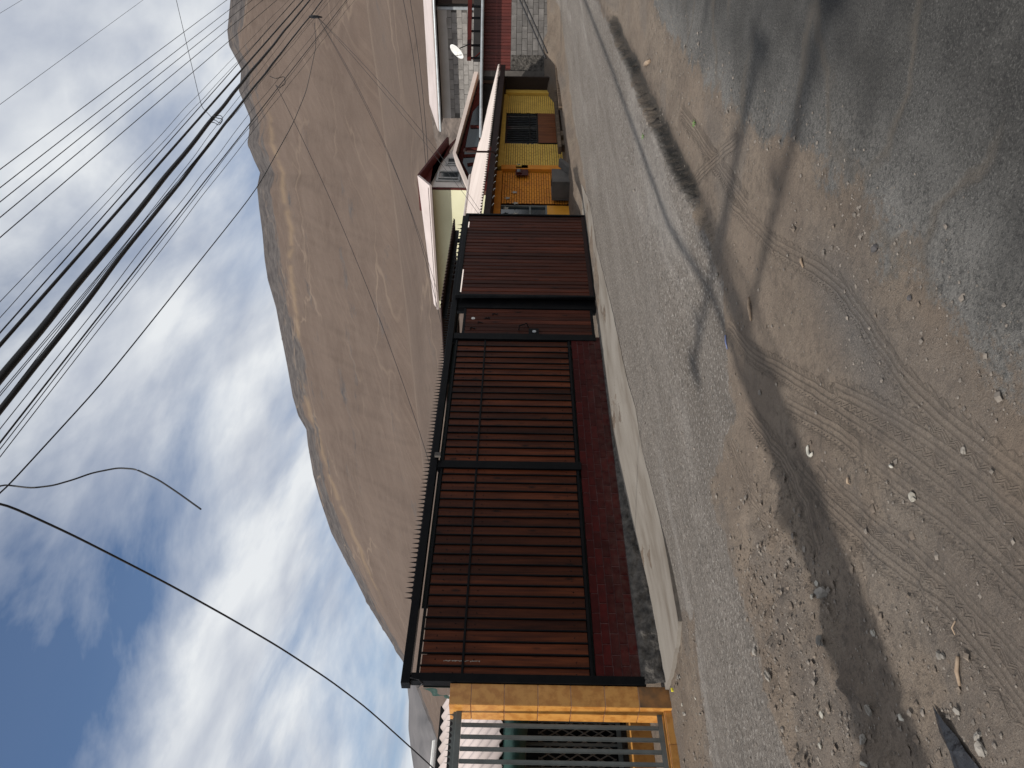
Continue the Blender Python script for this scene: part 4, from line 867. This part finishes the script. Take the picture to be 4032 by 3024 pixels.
pp = MB(); pp.tube([(33, 5.6, -.4), (33, 5.6, 9.5)], [.18, .12], 12); pp.build('shaft', 'pole_concrete', pb, smooth=True)
MB().box(33.10, 33.2, 4.4, 7.0, 9.0, 9.12).build('crossarm', 'old_timber', pb)
def plane_pt(px, y0, k):
    d_ = ray(*px); t_ = y0/(d_[1]-k*d_[0]); return C0+d_*t_
def cable(pts, r, label, name='cable', n=5, sag=0, seg=40, group='overhead cables along the street'):
    P_ = np.array(pts, float); tt_ = np.linspace(0, len(P_)-1, seg); Q_ = np.stack([np.interp(tt_, np.arange(len(P_)), P_[:, k]) for k in range(3)], 1)
    if len(P_) > 2:
        for _ in range(3): Q_[1:-1] = (Q_[:-2]+2*Q_[1:-1]+Q_[2:])/4
    u = np.linspace(0, 1, seg); Q_[:, 2] -= sag*4*u*(1-u)
    o = MB().tube([tuple(p) for p in Q_], r, n).build(name, 'cable_black', smooth=True); return tag(o, label, 'cable', group)
KS = .075
def span(pa, pb_, r, y0, label, wob=0, r2=None):
    a_, b_ = plane_pt(pa, y0, KS), plane_pt(pb_, y0, KS)
    s_ = (b_-a_)/(b_[0]-a_[0]); e0 = a_+s_*(-2.4-a_[0]); e1 = b_+s_*(33-b_[0])
    pts = [e0] + [a_+(b_-a_)*t for t in np.linspace(0, 1, 24)] + [e1]
    if wob:
        for i in range(1, 25): pts[i] = pts[i]+np.array([0, random.uniform(-wob, wob), random.uniform(-wob, wob)])
    return cable(pts, [r+((r2 or r)-r)*min(1, max(0, i/89-.05)*1.2) for i in range(90)], label, seg=90)
LABH = 'thin black cable of the upper row, high above the street'
for pa, pb_ in (((0,52),(86,0)), ((0,411),(563,0)), ((0,667),(893,0)), ((0,739),(952,0)), ((0,795),(993,0)), ((0,856),(1035,0)), ((0,935),(1090,0))): span(pa, pb_, .0055 if pa[1] > 600 else .0035, 3.12, LABH if pa[1] > 600 else 'faint hair-thin wire strung highest, apart from the other cables')
LABT = 'thin black cable running beside the thick cable bundles'
for pa, pb_ in (((0,1191),(1135,0)), ((0,1247),(1162,0)), ((40,1500),(1300,0)), ((70,1480),(1286,0)), ((150,1500),(1340,0)), ((220,1520),(1395,0)), ((205,1500),(1372,0)), ((60,1520),(1240,0))): span(pa, pb_, .0035, 3.5, LABT, wob=.012)
span((0,1310), (1159,0), .007, 3.5, 'medium black cable just above the taut smooth cable bundle')
span((0,1358), (1193,0), .017, 3.5, 'thick smooth black cable bundle running along the street')
span((0,1491), (1220,0), .036, 3.5, 'thickest knobbly black cable bundle wrapped with wire', wob=.012, r2=.020)
span((90,1500), (1262,10), .025, 3.52, 'lower knobbly black cable bundle with drop wires branching off', wob=.012, r2=.014)
span((190,1500), (1365,0), .007, 3.45, 'medium black cable below the knobbly bundles')
def pts3(l): return [onY(x, y, Y) for x, y, Y in l]
hub = plane_pt((1233, 66), 3.52, KS); YHB = hub[1]
hb = MB(); hb.tube([hub+np.array([0, 0, .10]), hub, hub-np.array([0, 0, .10]), hub-np.array([.03, 0, .22])], [.02, .04, .035, .015], 7); tag(hb.build('splice_closure', 'cable_black', smooth=True), 'black splice knot where drop wires fan out from the bundle', 'splice')
GD = 'drop wires to the houses'
def drop(a_, b_, sag, label, r=.0045): return cable([a_, b_], r, label, sag=sag, group=GD)
h0 = hub-np.array([0, 0, .1])
drop(h0, onY(1735, 1268, 8.62), .35, 'drop wire from the splice knot down to the pedestrian door'); drop(h0, onY(1722, 1150, 9.4), .25, 'drop wire from the splice knot down to the carport roof')
drop(h0, onY(1897, 860, 8.78), .12, 'upper drop wire from the splice knot to the yellow house eave'); drop(h0, onY(1903, 850, 8.80), .22, 'lower drop wire from the splice knot to the yellow house eave')
jq = plane_pt((1089, 340), 3.52, KS); drop(jq, onY(1690, 1822, 8.47), .15, 'drop wire from the bundle to the middle fence post')
lp = plane_pt((1062, 300), 3.52, KS); cable(pts3([(1062,300,lp[1]),(1085,310,lp[1]),(1120,300,lp[1]),(1124,330,lp[1]),(1100,346,lp[1]),(1085,335,lp[1])]), .006, 'looped slack of cable hanging under the bundle', group=GD)
fs = plane_pt((-120, 2000), 3.5, KS)
cable([fs]+[plane_pt(p, 3.5, KS) for p in ((0,1948),(410,1500),(1008,750),(1153,488),(1207,357),(1245,181),(1238,90))], .0055, 'slack black cable curving up into the splice knot', seg=70, group=GD)
cable([fs]+[plane_pt(p, 3.5, KS) for p in ((0,1906),(120,1922),(207,1912),(290,1888),(362,1862),(463,1842),(535,1847),(627,1891),(699,1939),(791,2005))], .006, 'cut cable end dangling in a loose curve against the sky', seg=70, group=GD)
cable([fs]+pts3([(0,1975,3.72),(290,2108,4.2),(664,2300,5.0),(900,2431,5.7),(1100,2548,6.3),(1297,2677,7.2),(1446,2789,7.9),(1707,3024,9.3),(1790,3110,10.0)]), .0085, 'black drop cable sloping down to the lean-to behind the iron fence', seg=60, group=GD)
ma_ = plane_pt((-60, 2010), 3.5, KS); ca = plane_pt((845, 474), 3.5, KS)
cable([onY(687, -30, 3.0), onY(793, 420, 3.9), ca], .004, 'single tie wire dropping steeply onto the thickest bundle', group=GD)
rg = MB(); th = np.linspace(0, 2*math.pi, 22); rg.tube([tuple(ca+np.array([.04*math.sin(3*t), .06*math.cos(t), -.02+.085*math.sin(t)])) for t in th], .006, 5); rg.tube([tuple(ca+np.array([.05+.04*math.sin(2*t), .05*math.cos(t), -.03+.07*math.sin(t)])) for t in th], .005, 5); tag(rg.build('wire_loop', 'cable_black', smooth=True), 'small coil of wire tied round the thickest bundle', 'wire')
# guy wires of the far pole
for pa, pb_, nm in (((2020,-60),(2150,232),'upper steel guy wire anchored before the block house'), ((2036,-60),(2156,210),'lower steel guy wire anchored before the block house')):
    cable([onD(*pa, 25.5), onD(*pb_, 26.0)], .028, nm, name='guy_wire', group='guy wires')
# distant power line at the foot of the mountain
for pa, pb_ in (((1580,-40),(1684,760)), ((1608,-40),(1690,760))): cable([onD(*pa, 62), onD(*pb_, 62)], .022, 'distant power line wire along the foot of the mountain', sag=.3, group='distant power line')

# ================================================================== LOOSE THINGS ON THE GROUND
def stone_mesh(name, mat, seed, sx=1, sy=1, sz=.6):
    rng = random.Random(seed); bm = bmesh.new(); bmesh.ops.create_icosphere(bm, subdivisions=1+seed%2, radius=1)
    for v in bm.verts:
        k = 1+.62*(rng.random()-.5); v.co = Vector((v.co.x*sx*k, v.co.y*sy*k, v.co.z*sz*k))
    me_ = bpy.data.meshes.new(name); bm.to_mesh(me_); bm.free(); me_.materials.append(MATS[mat]); return me_
SM = [stone_mesh('stone', 'stone_grey', 1, 1, .7, .5), stone_mesh('stone', 'stone_grey', 2, 1, .8, .6), stone_mesh('stone', 'stone_grey', 3, .9, .6, .7)]
SP = [stone_mesh('stone', 'stone_pale', 4, 1, .75, .45), stone_mesh('stone', 'stone_pale', 5, .8, .8, .4)]
SD = [stone_mesh('stone', 'stone_dark', 6, 1, .8, .6)]
def stone(px, size, me_, label, group=None):
    p = hit(*px); o_ = bpy.data.objects.new('stone', me_); COL.objects.link(o_); o_.location = (p[0], p[1], zat(p[0], p[1])+size*.22); size *= .68; o_.scale = (size,)*3
    o_.rotation_euler = (random.uniform(-.3, .3), random.uniform(-.3, .3), random.uniform(0, 6)); tag(o_, label, 'stone', group)
stone((3598,1957), .034, SP[1], 'flat whitish stone lying alone between the tyre tracks'); stone((3798,1776), .02, SM[0], 'small grey stone at the edge of the asphalt beside tyre tracks')
stone((3460,979), .032, SD[0], 'dark grey stone where dirt meets the asphalt', 'dark stones'); stone((3594,1174), .022, SD[0], 'dark grey stone where dirt meets the asphalt', 'dark stones')
GS = 'loose stones in the dirt verge'
for px, s_ in (((3433,2493), .028), ((3250,2816), .035), ((3257,2935), .034), ((3232,2299), .030), ((3200,2349), .026), ((2737,2750), .025), ((2690,2775), .03)): stone(px, s_, random.choice(SP), 'pale stone in the churned dirt verge before the pavement', GS)
for px, s_ in (((3255,2334), .062), ((3034,2662), .052), ((2977,2565), .045), ((2679,2667), .06), ((3398,2912), .034), ((3430,2795), .036), ((3280,2525), .04), ((2700,2810), .045), ((2757,2812), .03), ((3135,2870), .03), ((2829,1085), .035), ((3690,2580), .026), ((3710,2582), .022), ((3860,2900), .03), ((3880,2955), .036), ((3760,2800), .026)): stone(px, s_, random.choice(SM), 'brownish grey stone in the churned dirt verge', GS)
def stick(pa, pb_, r, mat, name, label, cat, lift=.006):
    a_, b_ = hit(*pa), hit(*pb_); a_[2] = zat(a_[0], a_[1])+lift; b_[2] = zat(b_[0], b_[1])+lift; mid = (a_+b_)/2+np.array([random.uniform(-.01, .01), random.uniform(-.01, .01), .006])
    tag(MB().tube([a_, mid, b_], [r, r*1.1, r*.7], 6).build(name, mat, smooth=True), label, cat)
stick((2952,1172), (2967,1262), .010, 'dry_twig', 'stick', 'pale dry stick lying in the pole shadow', 'stick'); stick((3152,1015), (3160,1052), .007, 'dry_twig', 'stick', 'short dry stick by the dark gravel patch', 'stick')
stick((2864,1320), (2869,1375), .006, 'blue_plastic', 'drinking_straw', 'pale blue plastic straw on the sandy ground', 'straw'); stick((3357,1880), (3359,1906), .006, 'dry_twig', 'stick', 'stubby twig standing proud of the tyre tracks', 'stick')
stick((3783,2585), (3781,2700), .007, 'dry_twig', 'stick', 'long brown twig with a tangled knot near the asphalt', 'stick'); stick((3758,2445), (3756,2500), .003, 'dry_twig', 'stick', 'thin straw coloured stalk in the tyre tracks', 'stick')
stick((2545,255), (2562,240), .03, 'dry_twig', 'stick', 'splintered stick on the broken asphalt edge', 'stick'); stick((3556,2815), (3570,2836), .007, 'white_litter', 'cigarette_end', 'white cigarette end between stones', 'cigarette end'); stick((3428,3004), (3440,3018), .008, 'white_litter', 'cigarette_end', 'white cigarette end in the strip of pole shadow', 'cigarette end'); stick((3517,1832), (3530,1840), .006, 'white_litter', 'cigarette_end', 'cream cigarette end pressed in a tyre track', 'cigarette end')
p = hit(3200, 1768); th = np.linspace(.2, 3.4, 10); tag(MB().tube([(p[0]+.035*math.cos(t), p[1]+.035*math.sin(t), zat(p[0], p[1])+.010) for t in th], [.004]+[.009]*8+[.003], 6).build('curled_peel', 'white_litter', smooth=True), 'curled pale peel on the ground beside the pole shadow', 'peel')
# torn black plastic sheet half buried
bl_ = H2([(3660,2775),(3715,2840),(3770,2900),(3830,2960),(3880,3040),(3900,3110),(3790,3110),(3765,3024),(3735,2960),(3700,2880)])
cxy = np.mean(bl_, 0); mbp = MB(); vs = [(cxy[0], cxy[1], zat(*cxy)+.035)]; ring = []
for k, (a_, b_) in enumerate(bl_): vs.append((a_, b_, zat(a_, b_)+.006+.012*(k % 2)))
mbp.add(vs, [(0, i, i % len(bl_)+1) for i in range(1, len(bl_)+1)])
s_ = mbp.build('plastic_sheet', 'black_plastic'); sb_ = s_.modifiers.new('s', 'SUBSURF'); sb_.subdivision_type = 'SIMPLE'; sb_.levels = sb_.render_levels = 3; tag(s_, 'torn black plastic sheet half buried in the dirt', 'plastic sheet')
p = hit(2655, 2716); tag(MB().box(p[0]-.02, p[0]+.02, p[1]-.01, p[1]+.01, zat(p[0], p[1]), zat(p[0], p[1])+.025).build('plastic_scrap', 'bright_yellow', bevel=.004), 'tiny bright yellow plastic scrap at the foot of the tiled pillar', 'litter')
for px in ((2740,485), (2587,537)):
    p = hit(*px); w_ = MB(); z0 = zat(p[0], p[1])
    for k in range(7):
        t_ = k*.9; w_.add([(p[0], p[1], z0), (p[0]+.03*math.cos(t_), p[1]+.03*math.sin(t_), z0+.03), (p[0]+.04*math.cos(t_+.2), p[1]+.04*math.sin(t_+.2), z0+.02), (p[0]+.03*math.cos(t_+.5), p[1]+.03*math.sin(t_+.5), z0+.025)], [(0,1,2,3)])
    tag(w_.build('weed', 'leaf_green'), 'tiny green weed sprouting on the bare street', 'weed', 'weeds on the street')
# scattered gravel
oct_v = np.array([(1,0,0),(-1,0,0),(0,1,0),(0,-1,0),(0,0,1),(0,0,-1),(.6,.6,.4),(-.6,.55,.45)]); oct_f = [(0,6,4),(6,2,4),(2,7,4),(7,1,4),(1,3,4),(3,0,4),(0,2,6),(1,7,2),(0,3,2),(1,2,3)]
gv_, gf_ = [], []
cnt = 0
while cnt < 17000:
    X = .9+9*random.random()**1.6; Y = .9+7.4*random.random()
    i = int(np.searchsorted(xs, X)); j = int(np.searchsorted(ys, Y))
    pr = .12*wd[i, j]+.5*churn[i, j]*wd[i, j]+.35*grav[i, j]+.25*wd[i, j]*(1 if (Y > 3.6 and X < 4.5) else 0)+.35*math.exp(-(sda[i, j]/.22)**2)+.10*wg[i, j]
    if TW[i, j] > .3: pr *= .3
    if random.random() > pr: continue
    s_ = .0028*math.exp(random.gauss(.1, .55)); s_ = min(s_, .016)*(1+.08*X); rot = random.uniform(0, 6.28); c_, n_ = math.cos(rot), math.sin(rot); o_ = len(gv_)
    for v in oct_v:
        k = random.uniform(.7, 1.2)*s_; gv_.append((X+(v[0]*c_-v[1]*n_)*k*1.2, Y+(v[0]*n_+v[1]*c_)*k, Z[i, j]+s_*.35+v[2]*k*.7))
    gf_ += [tuple(q_+o_ for q_ in f_) for f_ in oct_f]; cnt += 1
pm('dirt_clod', (.19, .155, .125), (.11, .088, .071), scale=12, rough=1.0, spec=.1)
cv_, cf_ = [], []; cnt = 0
while cnt < 5200:
    X = .8+4.2*random.random(); Y = 1.4+6.9*random.random(); i = int(np.searchsorted(xs, X)); j = int(np.searchsorted(ys, Y))
    if random.random() > wd[i, j]*(.05+.95*churn[i, j])*(.25+1.5*max(0, nb[i, j]+.25)) or TW[i, j] > .3: continue
    s_ = min(.0052*math.exp(random.gauss(0, .6)), .020); rot = random.uniform(0, 6.28); c_, n_ = math.cos(rot), math.sin(rot); o_ = len(cv_)
    for v in oct_v:
        k = random.uniform(.6, 1.25)*s_; cv_.append((X+(v[0]*c_-v[1]*n_)*k*1.3, Y+(v[0]*n_+v[1]*c_)*k, Z[i, j]+s_*.25+v[2]*k*.75))
    cf_ += [tuple(q_+o_ for q_ in f_) for f_ in oct_f]; cnt += 1
cmb = MB(); cmb.v, cmb.f = cv_, cf_; tag(cmb.build('dirt_clods', 'dirt_clod', org=(0, 0, 0)), 'brown clods of churned dirt strewn over the verge', 'dirt', kind='stuff')
gmb = MB(); gmb.v, gmb.f = gv_, gf_; tag(gmb.build('gravel', 'pebbles', org=(0, 0, 0)), 'loose gravel scattered over the dirt and asphalt edges', 'gravel', kind='stuff')
